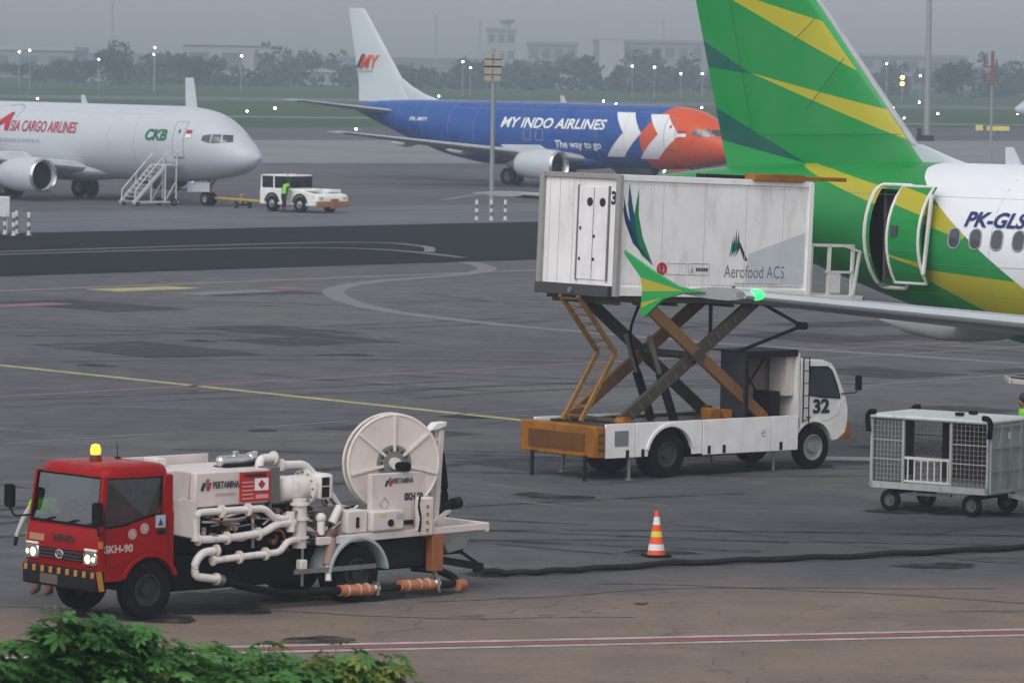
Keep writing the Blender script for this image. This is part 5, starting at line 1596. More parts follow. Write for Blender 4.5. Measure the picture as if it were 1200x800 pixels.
lettering('32', 0.38, lambda u, v: (3.92 + u, -0.992, 1.14 + v), INK, cc, weight=0.018, width=0.46)
for x in (3.58, 3.74):
    MB().cyl((x, -1.06, 0.95), (x, -1.06, 2.28), 0.014, n=8).build('grab_ladder', DARK, CT)
for k in range(6):
    MB().cyl((3.58, -1.06, 1.0 + k * 0.25), (3.74, -1.06, 1.0 + k * 0.25), 0.01, n=6).build('grab_rung', DARK, CT)
MB().bx(3.46, 3.54, -1.0, 1.0, 1.04, 2.36).build('cab_guard', WHITE, CT, bevel=0.01)
MB().bx(2.06, 2.10, -1.0, -0.25, 1.05, 2.4).build('enclosure_panel', paint('blue_black_panel', (0.025, 0.028, 0.035), 0.5, dirt=0.2), CT)
MB().bx(2.06, 3.46, -1.02, -0.98, 2.3, 2.4).bx(2.06, 2.12, -1.02, -0.98, 1.05, 2.3).bx(2.06, 3.46, -1.02, 0.1, 2.401, 2.43).build('enclosure_frame', DARK, CT)
MB().bx(2.1, 3.46, -0.3, -0.26, 1.05, 2.38).build('enclosure_panel', paint('dull_inner_panel', (0.22, 0.18, 0.16), 0.6, dirt=0.5), CT)
MB().bx(2.9, 3.1, -0.9, -0.3, 1.05, 1.6).build('battery_box', DARK, CT, bevel=0.02)
MB().bx(3.25, 3.44, -0.9, -0.4, 1.5, 2.3).build('inner_sheet', PLATE, CT)
MB().bar((2.15, -0.6, 2.3), (2.95, -0.6, 1.3), 0.03).bar((2.95, -0.6, 2.3), (2.15, -0.6, 1.3), 0.03).build('cross_brace', DARK, CT)
# raised van body, sagging slightly towards the aircraft
VB = MB().bx(-1.48, 3.58, -1.10, 1.18, 3.72, 5.93).build('van_body', paint('streaked_van_panel', (0.82, 0.80, 0.80), 0.42, dirt=0.42, dirtcol=(0.2, 0.13, 0.09, 1), scale=1.3), CT, bevel=0.01)
piv = Matrix.Translation((-1.53, 0, 3.65)) @ Matrix.Rotation(R(1.9), 4, 'Y') @ Matrix.Translation((1.53, 0, -3.65))
VB.matrix_basis = piv
CG = paint('grey_corner_post', (0.30, 0.29, 0.28), 0.5, dirt=0.4)
for y in (-1.12, 1.2):
    MB().bx(-1.56, -1.46, y - 0.06, y + 0.06, 3.60, 5.97).build('corner_post', CG, VB, bevel=0.01)
MB().bx(3.5, 3.62, -1.16, -1.06, 3.60, 5.95).build('corner_post', CTW, VB, bevel=0.01)
MB().bx(-1.50, 3.6, -1.135, -1.07, 5.86, 5.98).build('top_rail', CTW, VB, bevel=0.008)
MB().bx(-1.54, -1.46, -1.12, 1.2, 5.88, 5.98).build('top_rail', CG, VB, bevel=0.008)
MB().bx(-1.50, 3.6, -1.14, -1.07, 3.62, 3.80).build('bottom_rail', CTW, VB, bevel=0.008)
MB().bx(-1.62, -1.40, -1.0, 1.22, 3.58, 3.80).build('bottom_rail', paint('dark_rail', (0.05, 0.05, 0.055), 0.5, dirt=0.3), VB, bevel=0.01)
MB().cyl((-1.66, 0.1, 3.68), (-1.60, 0.1, 3.68), 0.06).build('tail_lamp', GREYM, VB)
MB().bx(-1.4, 3.5, -1.0, 1.08, 3.5, 3.66).build('floor_frame', BRND, VB)
for x in (-0.35, 0.75, 1.85, 2.85):
    MB().bx(x - 0.006, x + 0.006, -1.106, -1.10, 3.82, 5.85).build('panel_seam', paint('faint_seam', (0.55, 0.54, 0.54), 0.5, dirt=0), VB)
for y in (0.28, 0.1, 0.7, 1.0):
    MB().bx(-1.486, -1.48, y - 0.008, y + 0.008, 3.82, 5.85).build('panel_seam', paint('faint_seam', (0.55, 0.54, 0.54), 0.5, dirt=0), VB)
dr = MB().bx(-1.50, -1.485, -0.80, 0.10, 3.9, 5.72).build('rear_door', CTW, VB, bevel=0.008)
MB().bx(-1.506, -1.5005, -0.36, -0.35, 3.92, 5.7).build('door_seam', DARK, dr)
for y in (0.11, -0.81):
    MB().bx(-1.515, -1.484, y - 0.02, y + 0.02, 3.88, 5.74).build('door_post', GREYM, dr)
for y in (-0.24, -0.62):
    MB().cyl((-1.512, y, 5.42), (-1.5005, y, 5.42), 0.085, n=20).build('porthole', INK, dr)
for y, z in ((-0.4, 4.75), (-0.4, 4.3), (0.02, 4.9), (0.02, 4.3)):
    MB().box((-1.508, y, z), (0.016, 0.04, 0.06)).build('latch', DARK, dr)
lettering('3', 0.34, lambda u, v: (-1.484, -0.85 - u, 5.40 + v), INK, VB, weight=0.015)
MB().add([(-1.482, -0.83, 5.34), (-1.482, -1.05, 5.34), (-1.482, -1.05, 5.74), (-1.482, -0.83, 5.74)], [(0, 1, 2, 3)]).build('number_field', WLET, VB, smooth=0)
YS = -1.104


def leafshape(pts_l, pts_r, m):
    """curved blade between two edge polylines of (x, z)"""
    vs = [(x, YS, z) for x, z in pts_l + pts_r[::-1]]
    MB().add(vs, [tuple(range(len(vs)))]).build('emblem', m, VB, smooth=0)


LG, LB = paint('logo_green', srgb(0, 120, 70), 0.5, dirt=0), paint('logo_blue', srgb(12, 70, 110), 0.5, dirt=0)
leafshape([(-1.00, 5.72), (-1.10, 5.2), (-1.02, 4.7), (-0.82, 4.4), (-0.55, 4.22)], [(-1.00, 5.72), (-0.98, 5.2), (-0.86, 4.78), (-0.70, 4.48), (-0.55, 4.22)], LG)
leafshape([(-1.25, 5.82), (-1.27, 5.4), (-1.18, 5.0), (-0.95, 4.55)], [(-1.25, 5.82), (-1.15, 5.4), (-1.04, 5.0), (-0.95, 4.55)], LB)
leafshape([(-1.39, 5.58), (-1.36, 5.2), (-1.2, 4.85), (-0.8, 4.35)], [(-1.39, 5.58), (-1.27, 5.2), (-1.07, 4.85), (-0.8, 4.35)], LB)
leafshape([(-1.41, 5.38), (-1.32, 5.05), (-1.1, 4.65), (-0.6, 4.25)], [(-1.41, 5.38), (-1.27, 5.1), (-1.05, 4.75), (-0.6, 4.25)], LB)
for dx, h, m in ((0.0, 0.42, LB), (0.05, 0.55, LG), (0.11, 0.5, LB), (-0.05, 0.35, LG)):
    x = 1.62 + dx
    leafshape([(x - 0.06, 4.35 + h + 0.1), (x - 0.10, 4.55), (x - 0.14, 4.42)], [(x - 0.06, 4.35 + h + 0.1), (x - 0.02, 4.6), (x - 0.14, 4.42)], m)
leafshape([(1.64, 4.75), (1.84, 4.36)], [(1.72, 4.72), (1.94, 4.36)], DKT)
lettering('Aerofood ACS', 0.36, lambda u, v: (1.32 + u, YS, 4.02 + v), paint('grey_letter', (0.16, 0.16, 0.17), 0.6, dirt=0), VB, width=1.62)
MB().bx(1.6, 2.75, YS - 0.003, YS, 3.9, 3.915).build('underline', SEAM, VB)
MB().tube([(-0.33 + 0.1 * math.cos(a), YS, 4.17 + 0.1 * math.sin(a)) for a in np.linspace(0, 2 * math.pi, 22)], 0.028, 6).build('round_mark', RED, VB)
MB().prism([(-0.36, 4.1), (-0.30, 4.1), (-0.28, 4.2), (-0.33, 4.25), (-0.38, 4.2)], YS - 0.004, YS).build('round_mark', RED, VB)
for x0, x1, m in ((-0.2, 0.32, paint('pale_pink_outline', (0.55, 0.4, 0.4), 0.6, dirt=0)), (0.38, 0.92, SEAM)):
    MB().tube([(x0, YS, 4.06), (x1, YS, 4.06), (x1, YS, 4.28), (x0, YS, 4.28), (x0, YS, 4.06)], 0.008, 4).build('sticker', m, VB)
for k in range(5):
    MB().bx(0.57 + k * 0.066, 0.62 + k * 0.066, YS - 0.003, YS, 4.13, 4.2).build('lettering', DKT, VB)
MB().prism([(0.42, 4.1), (0.52, 4.1), (0.47, 4.24)], YS - 0.003, YS).build('sticker', PALE, VB)
MB().bx(1.0, 3.4, YS - 0.003, YS, 3.86, 3.866).build('scuff', SEAM, VB)
MB().bx(1.55, 1.63, YS - 0.01, YS, 3.68, 3.85).build('scuff', BRN, VB)
MB().add([(1.9, YS + 0.002, 3.9), (3.48, YS + 0.002, 3.9), (3.48, YS + 0.002, 4.95), (1.95, YS + 0.002, 4.5)], [(0, 1, 2, 3)]).build('tinted_field', paint('pale_blue_field', (0.56, 0.60, 0.64), 0.45, dirt=0.15), VB, smooth=0)
ob = MB().bx(1.95, 3.3, -1.22, -0.9, 5.95, 6.10).bx(3.3, 4.5, -1.16, -0.95, 6.0, 6.08).build('awning_beam', CTO, VB, bevel=0.015)
MB().bx(1.9, 4.3, 0.2, 0.5, 5.95, 6.05).build('awning_beam', DARK, VB)
MB().cyl((2.6, -0.8, 5.95), (2.6, -0.8, 6.1), 0.06).build('marker_lamp', DARK, VB)
# rivet rows along the rails of the van body
for z in (3.86, 5.80):
    rv = MB()
    for k in range(50):
        rv.box((-1.4 + k * 0.1, -1.103, z), (0.018, 0.008, 0.018))
    kind(rv.build('rivets', CG, VB), 'stuff')
for y_ in (-1.0, 1.0):
    for k in range(4):
        MB().bar((-1.3 + k * 1.5, y_, 3.48), (-1.3 + k * 1.5, -y_ * 0.2, 3.48), 0.06, 0.1).build('floor_bearer', BRND, VB)
# front bridge with rails
fb = MB().bx(3.62, 5.25, -1.0, 1.0, 3.62, 3.70).build('front_bridge', CTW, VB, bevel=0.01)
for x in (3.75, 4.25, 4.9):
    MB().bx(x, x + 0.06, -1.0, -0.94, 3.7, 4.72).build('rail_post', WHITE, fb)
MB().bx(3.62, 4.95, -1.0, -0.95, 4.68, 4.74).bx(4.2, 4.95, -1.0, -0.95, 4.15, 4.2).build('rail', WHITE, fb)
MB().bx(4.32, 4.6, -0.99, -0.95, 3.75, 4.15).build('rail_panel', WHITE, fb)
MB().bx(3.66, 3.70, -1.05, -1.0, 3.75, 4.25).build('handle', GREYM, fb)
MB().bar((4.95, -1.0, 3.7), (5.1, -1.0, 4.6), 0.05).bar((5.1, -1.0, 4.6), (4.7, -0.98, 4.7), 0.04).build('rail_post', WHITE, fb)
MB().bx(5.2, 5.4, -0.9, 0.9, 3.56, 3.68).build('edge_buffer', BLACK, fb, bevel=0.03)

# ================================================================== BAGGAGE CART
BC_R = R(-35.0)
BC_O = (8.10, 87.75, 0)
BC = thing('baggage_cart', 'grey caged baggage cart with open bars and ribbed end panel', 'cart', BC_O, BC_R)
CAGE = paint('galvanised_cage', (0.42, 0.43, 0.43), 0.5, 0.3, dirt=0.7, scale=4)
SHEETM = paint('blue_grey_sheet', (0.34, 0.38, 0.38), 0.6, dirt=0.7, scale=3)
ROOFM = paint('silver_roof_sheet', (0.58, 0.60, 0.60), 0.45, 0.1, dirt=0.5, scale=2)
CURT = paint('brown_canvas', (0.075, 0.05, 0.04), 0.85, dirt=0.4)
hl, hw = 1.25, 0.78
MB().bx(-hl, hl, -hw, -hw + 0.06, 0.42, 0.54).bx(-hl, hl, hw - 0.06, hw, 0.42, 0.54).bx(-hl, -hl + 0.06, -hw, hw, 0.42, 0.54).bx(hl - 0.06, hl, -hw, hw, 0.42, 0.54).bx(-hl, hl, -hw + 0.06, hw - 0.06, 0.48, 0.52).build('bed', CAGE, BC)
MB().loft([[(x, y, z + 0.0) for x, z in ((-hl - 0.04, 1.70), (hl + 0.04, 1.70), (hl + 0.04, 1.78), (-hl - 0.04, 1.78))] for y in (-hw - 0.04, hw + 0.04)]).build('roof', ROOFM, BC, bevel=0.035)
for x in (-hl + 0.03, -0.55, 0.45, hl - 0.03):
    for y in (-hw + 0.03, hw - 0.03):
        MB().bx(x - 0.025, x + 0.025, y - 0.025, y + 0.025, 0.54, 1.70).build('post', CAGE, BC)
for sg in (-1, 1):
    y = sg * (hw - 0.03)
    for k in range(7):
        x = -0.45 + k * 0.14
        MB().bx(x - 0.012, x + 0.012, y - 0.012, y + 0.012, 0.56, 1.0).build('gate_bar', paint('cream_bar', (0.6, 0.58, 0.55), 0.5, dirt=0.3), BC)
    MB().bx(-0.52, 0.42, y - 0.018, y + 0.018, 0.98, 1.03).bx(-0.52, 0.42, y - 0.018, y + 0.018, 0.56, 0.6).build('gate_rail', paint('cream_bar', (0.6, 0.58, 0.55), 0.5), BC)
    for x0, x1 in ((-hl + 0.06, -0.58), (0.48, hl - 0.06)):
        wm = MB()
        for k in range(9):
            x = x0 + (x1 - x0) * k / 8
            wm.bx(x - 0.003, x + 0.003, y - 0.003, y + 0.003, 0.55, 1.69)
        for k in range(13):
            z = 0.6 + k * 0.088
            wm.bx(x0, x1, y - 0.004, y + 0.004, z - 0.0025, z + 0.0025)
        kind(wm.build('wire_mesh', CAGE, BC), 'stuff')
        for z in (0.96, 1.31):
            MB().bx(x0, x1, y - 0.01, y + 0.01, z - 0.01, z + 0.01).build('mesh_rail', CAGE, BC)
# plastic sheet behind the left mesh, canvas behind the bars
MB().bx(-hl + 0.07, -0.6, -hw + 0.06, -hw + 0.065, 0.56, 1.68).build('plastic_sheet', glass('clouded_plastic', (0.55, 0.52, 0.5, 1), 0.12, 0.4), BC)
cm = MB()
n = 40
vs = [(-0.55 + 1.78 * i / n, hw - 0.12 + 0.03 * math.sin(i * 1.3) + 0.015 * math.sin(i * 3.1), z) for z in (0.54, 1.68) for i in range(n + 1)]
cm.add(vs, [(i, i + 1, n + 2 + i, n + 1 + i) for i in range(n)])
cm.build('curtain', CURT, BC, smooth=80)
MB().bx(-hl + 0.02, -hl + 0.05, -hw + 0.05, hw - 0.05, 0.55, 1.69).build('end_panel', CURT, BC)
# ribbed end panel
ep = MB().bx(hl - 0.02, hl + 0.01, -hw + 0.05, hw, 0.45, 1.70).build('end_panel', SHEETM, BC)
for y in (-0.74, -0.38, -0.02, 0.36, 0.74):
    MB().bx(hl + 0.01, hl + 0.05, y - 0.025, y + 0.025, 0.45, 1.70).build('rib', SHEETM, ep)
for z in (0.47, 0.85, 1.27, 1.66):
    MB().bx(hl + 0.01, hl + 0.045, -0.74, 0.74, z - 0.02, z + 0.02).build('rib', SHEETM, ep)
MB().bx(hl + 0.012, hl + 0.02, -0.16, 0.06, 1.38, 1.58).build('notice', paint('blue_grey_notice', (0.25, 0.3, 0.36), 0.6), ep)
MB().bx(hl + 0.02, hl + 0.024, -0.1, 0.0, 1.42, 1.54).build('notice', WLET, ep)
for x in (-hl, hl):
    for y in (-hw, hw):
        s_ = 1 if x > 0 else -1
        MB().tube([(x + 0.02 * s_, y * 1.03, 1.45), (x + 0.05 * s_, y * 1.04, 1.72), (x, y * 1.04, 1.82), (x - 0.12 * s_, y * 1.03, 1.82)], 0.05, 8, 0.1).build('corner_buffer', BLACK, BC, smooth=60)
for y in (-0.2, 0.3):
    MB().box((0.3, y, 1.82), (0.14, 0.1, 0.06)).build('roof_bracket', BLACK, BC)
MB().bx(-hl, hl, -0.08, 0.08, 0.34, 0.42).bx(-0.9, -0.8, -0.6, 0.6, 0.3, 0.42).bx(0.8, 0.9, -0.6, 0.6, 0.3, 0.42).build('chassis', DARK, BC)
for x in (-0.86, 0.86):
    for sg in (-1, 1):
        wheel(BC, (x, sg * 0.66, 0.2), 0.2, 0.11, BLACK, paint('grimy_cart_rim', (0.1, 0.1, 0.1), 0.6, dirt=0.4), (0, sg, 0))
        MB().bar((x, sg * 0.58, 0.2), (x, sg * 0.58, 0.42), 0.04, 0.1).build('axle_bracket', DARK, BC)
MB().bar((-0.6, -0.6, 0.33), (0.4, -0.62, 0.35), 0.05).build('tie_rod', GREYM, BC)
MB().bar((hl, 0, 0.38), (hl + 1.1, 0, 0.22), 0.07).build('drawbar', CAGE, BC)

person('person', 'person in green vest standing just beyond the ribbed cart end', (10.05, 92.6, 0), R(190), None, NAVYC, NAVYC, SKIN, BOOT, VEST, INK, None, None, lean=R(6)).scale = (1.06, 1.06, 1.06)
person('person', 'person in green vest bending down behind the cart bars', (8.95, 90.2, 0), R(120), None, NAVYC, NAVYC, SKIN, BOOT, VEST, INK, None, None, lean=R(50))

# conveyor belt loader whose tip reaches in behind the cart
BL = thing('belt_loader', 'pale belt loader with its conveyor tip reaching past the cart', 'loader', (13.2, 96.0, 0), R(180))
CREAM = paint('cream_loader_paint', (0.55, 0.5, 0.47), 0.5, dirt=0.35)
MB().bar((-1.5, -0.5, 1.55), (3.2, -0.5, 1.9), 0.06, 0.10).bar((-1.5, 0.5, 1.55), (3.2, 0.5, 1.9), 0.06, 0.10).bar((3.2, -0.53, 1.9), (3.2, 0.53, 1.9), 0.07, 0.10).build('conveyor_frame', CREAM, BL, bevel=0.01)
MB().bar((-1.5, 0, 1.56), (3.16, 0, 1.91), 0.92, 0.05).build('belt', DARK, BL)
MB().bar((1.3, 0.56, 1.78), (2.2, 0.56, 1.85), 0.02, 0.08).build('warning_band', RED, BL)
MB().bar((2.6, 0.5, 1.95), (-0.5, 0.5, 2.7), 0.035).bar((2.6, 0.5, 1.95), (2.6, 0.5, 1.86), 0.035).bar((0.6, 0.5, 2.43), (0.6, 0.5, 1.7), 0.035).build('handrail', CAGE, BL)
MB().prism([(1.9, 1.98), (0.65, 2.36), (0.65, 1.85)], 0.49, 0.51).build('side_sheet', paint('blue_side_sheet', (0.16, 0.24, 0.27), 0.4), BL)
MB().bx(-2.2, 1.2, -0.8, 0.8, 0.4, 1.1).build('body', CREAM, BL, bevel=0.06)
MB().bar((2.3, 0.3, 1.8), (0.9, 0.3, 0.9), 0.06).bar((2.35, 0.5, 1.8), (2.25, 0.5, 1.0), 0.03).build('support_leg', DARK, BL)
for x in (-1.5, 0.6):
    for sg in (-1, 1):
        wheel(BL, (x, sg * 0.8, 0.33), 0.33, 0.2, BLACK, CAGE, (0, sg, 0))

# ================================================================== CONE AND HOSE
CN = thing('traffic_cone', 'orange traffic cone with white and yellow bands', 'cone', (2.45, 79.0, 0))
CONEO = paint('cone_orange', (0.75, 0.09, 0.03), 0.5, dirt=0.15)
seg = [(0.155, 0.03), (0.14, 0.11), (0.122, 0.21), (0.098, 0.33), (0.085, 0.42), (0.066, 0.53), (0.045, 0.66), (0.03, 0.75), (0.02, 0.76)]
names = ['cone_body', 'white_band', 'cone_body', 'yellow_band', 'cone_body', 'white_band', 'cone_body', 'cone_tip']
YB = paint('cone_yellow', (0.75, 0.62, 0.04), 0.5, dirt=0.1)
for (a, b, nm) in zip(seg[:-1], seg[1:], names):
    MB().lathe([a, b], (0, 0, 0), (0, 0, 1), 24).build(nm, {'white_band': WHITE, 'yellow_band': YB}.get(nm, CONEO), CN, smooth=60)
MB().loft([[(a, b, z) for a, b in rrect(w_, w_, 0.05)] for z, w_ in ((0.0, 0.42), (0.025, 0.42), (0.035, 0.36))]).build('base', BLACK, CN)
CN.rotation_euler = (0, 0, R(20))

hp = [(-0.55, 76.15), (-0.32, 75.8), (0.06, 75.55), (0.7, 75.95), (1.43, 76.45), (2.84, 77.5), (4.27, 78.25), (5.73, 79.0), (7.22, 79.9), (8.75, 80.85), (10.5, 81.9), (13.0, 83.6)]
Q = []
for i in range(len(hp) - 1):
    for k in range(8):
        u = k / 8
        x, y = hp[i][0] + (hp[i + 1][0] - hp[i][0]) * u, hp[i][1] + (hp[i + 1][1] - hp[i][1]) * u
        j = i * 8 + k
        Q.append((x, y + 0.018 * math.sin(j * 0.55) + 0.012 * math.sin(j * 1.7), 0.052 + (0.02 * math.sin(j * 0.45) ** 2)))
hs = MB().tube(Q, 0.05, 10).build('fuel_hose', paint('dusty_black_hose', (0.014, 0.014, 0.014), 0.75, dirt=0.35, dirtcol=(0.09, 0.08, 0.05, 1), streak=False, spec=0.2), None, smooth=70)
tag(hs, 'long black fuel hose lying across the apron past the cone', 'hose')

# ================================================================== FAR APRON EQUIPMENT
TG_R = R(-46)
TG = thing('tow_tractor', 'low white aircraft tow tractor with small cab', 'tractor', (-10.8, 244.6, 0), TG_R)
TGW = paint('tractor_white', (0.78, 0.78, 0.76), 0.45, dirt=0.25)
MB().prism([(-2.2, 0.35), (2.25, 0.35), (2.3, 0.75), (2.2, 0.95), (1.4, 1.08), (0.5, 1.18), (-0.3, 1.2), (-2.2, 1.2)], -1.05, 1.05).build('body', TGW, TG, bevel=0.06)
MB().bx(2.15, 2.34, -1.06, 1.06, 0.32, 0.62).build('bumper', paint('dull_orange', (0.32, 0.15, 0.05), 0.6, dirt=0.5), TG, bevel=0.03)
MB().bx(2.34, 2.5, -0.2, 0.2, 0.25, 0.75).build('hitch', RUST, TG)
for sg in (-1, 1):
    MB().bx(2.28, 2.32, sg * 0.8 - 0.12, sg * 0.8 + 0.12, 0.72, 0.84).build('headlight', paint('cream_lens', (0.6, 0.5, 0.3), 0.3), TG)
MB().bx(0.6, 1.9, -0.95, -0.35, 1.1, 1.22).bx(0.6, 1.9, 0.1, 0.9, 1.05, 1.2).build('hood_cover', TGW, TG, bevel=0.03)
cbn = MB().bx(-2.15, -0.45, -1.0, 1.0, 1.80, 1.88).build('cab', TGW, TG, bevel=0.04)
for x in (-2.12, -1.15, -0.5):
    for y in (-0.97, 0.97):
        MB().bx(x - 0.05, x + 0.05, y - 0.03, y + 0.03, 1.2, 1.82).build('pillar', TGW if x < -1 else DARK, cbn)
for x0, x1 in ((-2.06, -1.22), (-1.1, -0.56)):
    for y in (-0.98, 0.98):
        MB().bx(x0, x1, y - 0.006, y + 0.006, 1.24, 1.79).build('side_window', GLASS, cbn)
MB().bx(-2.14, -2.12, -0.9, 0.9, 1.24, 1.79).build('rear_window', GLASS, cbn)
MB().bx(-0.5, -0.48, -0.9, 0.9, 1.24, 1.79).build('windscreen', GLASS, cbn)
MB().bx(-1.6, -1.2, -0.7, 0.7, 1.2, 1.6).bx(-1.7, -1.6, -0.6, 0.6, 1.2, 1.7).build('seats', DARK, cbn)
MB().cyl((-1.0, -0.2, 1.88), (-1.0, -0.2, 2.05), 0.05).cyl((-0.8, 0.3, 1.88), (-0.8, 0.3, 2.0), 0.05).build('beacon', RUST, cbn)
for x in (-1.2, 0.95):
    for sg in (-1, 1):
        wheel(TG, (x, sg * 0.98, 0.42), 0.42, 0.3, BLACK, GREYM, (0, sg, 0), hub=0.5)
        MB().prism([(x + 0.56 * math.cos(a), 0.42 + 0.56 * math.sin(a)) for a in np.linspace(R(170), R(10), 12)] + [(x + 0.48 * math.cos(a), 0.42 + 0.48 * math.sin(a)) for a in np.linspace(R(10), R(170), 12)], sg * 0.9, sg * 1.12).build('mudguard', DARK, TG)
person('person', 'person in green vest leaning on the tow tractor', local((-10.8, 244.6, 0), TG_R, (0.15, -1.45)), R(30), None, NAVYC, NAVYC, SKIN, BOOT, VEST, INK, None, None, lean=R(20))

TB = thing('tow_bar', 'yellow tow bar with small wheels under the white nose', 'tow bar', (-14.3, 249.3, 0), R(-58.6))
TBY = paint('tow_bar_yellow', (0.5, 0.33, 0.05), 0.5, dirt=0.4)
MB().cyl((-2.7, 0, 0.42), (2.9, 0, 0.42), 0.075).build('bar', TBY, TB)
MB().bx(-3.0, -2.7, -0.25, 0.25, 0.36, 0.48).build('head', DARK, TB, bevel=0.02)
MB().tube([(2.9, 0, 0.42), (3.1, 0.08, 0.42), (3.2, 0, 0.42), (3.1, -0.08, 0.42), (2.9, 0, 0.42)], 0.03, 6).build('tow_eye', DARK, TB)
MB().tube([(0.7, -0.35, 0.3), (0.7, -0.35, 0.75), (1.1, -0.35, 0.75)], 0.03, 6, 0.05).build('handle', TBY, TB)
for sg in (-1, 1):
    wheel(TB, (0.3, sg * 0.4, 0.18), 0.18, 0.1, BLACK, GREYM, (0, sg, 0))
MB().cyl((0.3, -0.4, 0.18), (0.3, 0.4, 0.18), 0.03).cyl((0.3, 0, 0.18), (0.3, 0, 0.42), 0.04).build('axle', DARK, TB)

# boarding stair
SS_R = R(44)
SS = thing('boarding_stair', 'white wheeled boarding stair leading up to the cargo airliner door', 'stairs', (-20.25, 249.6, 0), SS_R)
STW = paint('stair_white', (0.62, 0.63, 0.64), 0.5, dirt=0.25)
run, rise_ = 2.15, 2.1
for y in (-0.55, 0.55):
    MB().bar((0, y, 0.15), (run, y, rise_), 0.07, 0.16).build('stringer', STW, SS)
    MB().bar((0.15, y, 0.85), (run, y, rise_ + 0.6), 0.05).bar((0.1, y, 0.2), (0.15, y, 0.85), 0.05).bar((run * 0.5, y, rise_ * 0.52), (run * 0.5, y, rise_ * 0.5 + 0.7), 0.045).build('handrail', STW, SS)
    MB().bar((run, y, rise_), (run, y, 0.2), 0.06).bar((run + 0.75, y, rise_), (run + 0.75, y, 0.3), 0.06).bar((0.2, y, 0.2), (run + 0.9, y, 0.2), 0.07).bar((run, y, 0.25), (run + 0.75, y, 1.3), 0.045).bar((run * 0.55, y, 0.2), (run * 0.55, y, 1.25), 0.045).build('frame', STW, SS)
    MB().bar((run, y, rise_ + 0.6), (run + 0.8, y, rise_ + 0.6), 0.05).bar((run + 0.8, y, rise_), (run + 0.8, y, rise_ + 0.6), 0.05).build('handrail', STW, SS)
    wheel(SS, (run + 0.55, y * 1.1, 0.2), 0.2, 0.12, BLACK, GREYM, (0, 1 if y > 0 else -1, 0))
    wheel(SS, (0.3, y * 1.05, 0.12), 0.12, 0.08, BLACK, GREYM, (0, 1 if y > 0 else -1, 0))
for k in range(9):
    u = (k + 0.6) / 9.2
    MB().box((run * u, 0, 0.15 + (rise_ - 0.15) * u), (0.26, 1.06, 0.035)).build('step', CAGE, SS)
MB().bx(run - 0.05, run + 0.85, -0.58, 0.58, rise_, rise_ + 0.06).build('platform', STW, SS)
MB().bar((run + 0.6, -0.3, 0.4), (run + 1.2, -0.3, 0.9), 0.06).build('tow_handle', DARK, SS)

# striped marker posts beside the service road
BRW, BRD = paint('post_white', (0.62, 0.62, 0.62), 0.6), paint('post_grey', (0.13, 0.12, 0.13), 0.6)
proto = thing('marker_post', 'slim black and white marker post by the service road', 'post', (0, 0, 0), 0, 'marker posts along the service road')
for k in range(5):
    MB().cyl((0, 0, 0.02 + k * 0.19), (0, 0, 0.02 + (k + 1) * 0.19), 0.075, n=12).build('band', BRW if k % 2 == 0 else BRD, proto)
MB().cyl((0, 0, 0.97), (0, 0, 1.02), 0.075, 0.03, n=12).cyl((0, 0, 0), (0, 0, 0.03), 0.14, n=12).build('cap', BRW, proto)
posts = [(-22.3, 209.3), (-21.9, 210.4), (-21.8, 208.2), (-21.2, 208.8), (-1.85, 236.6), (-1.12, 236.9), (-0.43, 237.2)]
for i, (x, y) in enumerate(posts):
    o = proto if i == 0 else copy_tree(proto)
    o.location = (x, y, 0)
    if i > 3:
        o['label'] = 'striped marker post beside the aerial pole base'
        o['group'] = 'marker posts at the aerial pole'
EC = thing('equipment_cabinet', 'white equipment cabinet on legs beside the marker posts', 'cabinet', (-23.15, 211.5, 0), R(10))
MB().bx(-0.8, 0.8, -0.4, 0.4, 0.7, 1.6).build('housing', BRW, EC, bevel=0.04)
MB().bx(-0.03, 0.0, -0.41, -0.402, 0.75, 1.55).build('door_seam', SEAM, EC)
for x in (-0.65, 0.65):
    MB().bx(x - 0.05, x + 0.05, -0.3, 0.3, 0, 0.7).build('leg', BRW, EC)

# poles
GRP = paint('galvanised_pole', (0.30, 0.32, 0.34), 0.5, 0.4, dirt=0.2)
AP = thing('aerial_pole', 'tall grey pole carrying stacked square aerial frames', 'pole', (-1.13, 238.5, 0))
MB().cyl((0, 0, 0), (0, 0, 8.5), 0.13, 0.09).build('pole', GRP, AP)
ANT = paint('beige_aerial', (0.36, 0.33, 0.27), 0.6, dirt=0.3)
for x in (-0.26, 0.2):
    for z in (6.85, 7.62):
        a = MB().bx(x - 0.19, x + 0.19, -0.16, -0.1, z, z + 0.68).build('aerial_panel', ANT, AP, bevel=0.02)
        MB().bx(x - 0.2, x + 0.2, -0.18, -0.165, z + 0.32, z + 0.36).build('rib', DARK, a)
MB().bx(-0.45, 0.4, -0.1, 0.05, 7.56, 7.62).build('cross_arm', DARK, AP)
AP2 = thing('aerial_pole', 'thin pole with rusty red bracket aerials behind the white cabin', 'pole', (37.0, 372.0, 0))
MB().cyl((0, 0, 0), (0, 0, 8.9), 0.12, 0.08).build('pole', GRP, AP2)
RDB = paint('rusty_red_aerial', (0.22, 0.09, 0.08), 0.6)
MB().bx(-0.12, 0.12, -0.1, 0.1, 6.4, 9.0).build('mount', RDB, AP2)
for z in (6.7, 7.8):
    MB().tube([(-0.1, 0, z), (-0.62, 0, z), (-0.62, 0, z + 0.8)], 0.07, 6, 0.1).tube([(0.1, 0, z), (0.3, 0, z), (0.3, 0, z + 0.6)], 0.06, 6, 0.1).build('aerial_bracket', RDB, AP2)
LM = thing('light_mast', 'very tall slender grey floodlight mast beside the green fin', 'mast', (41.8, 486.0, 0))
MB().cyl((0, 0, 0), (0, 0, 24), 0.34, 0.2).build('pole', GRP, LM)
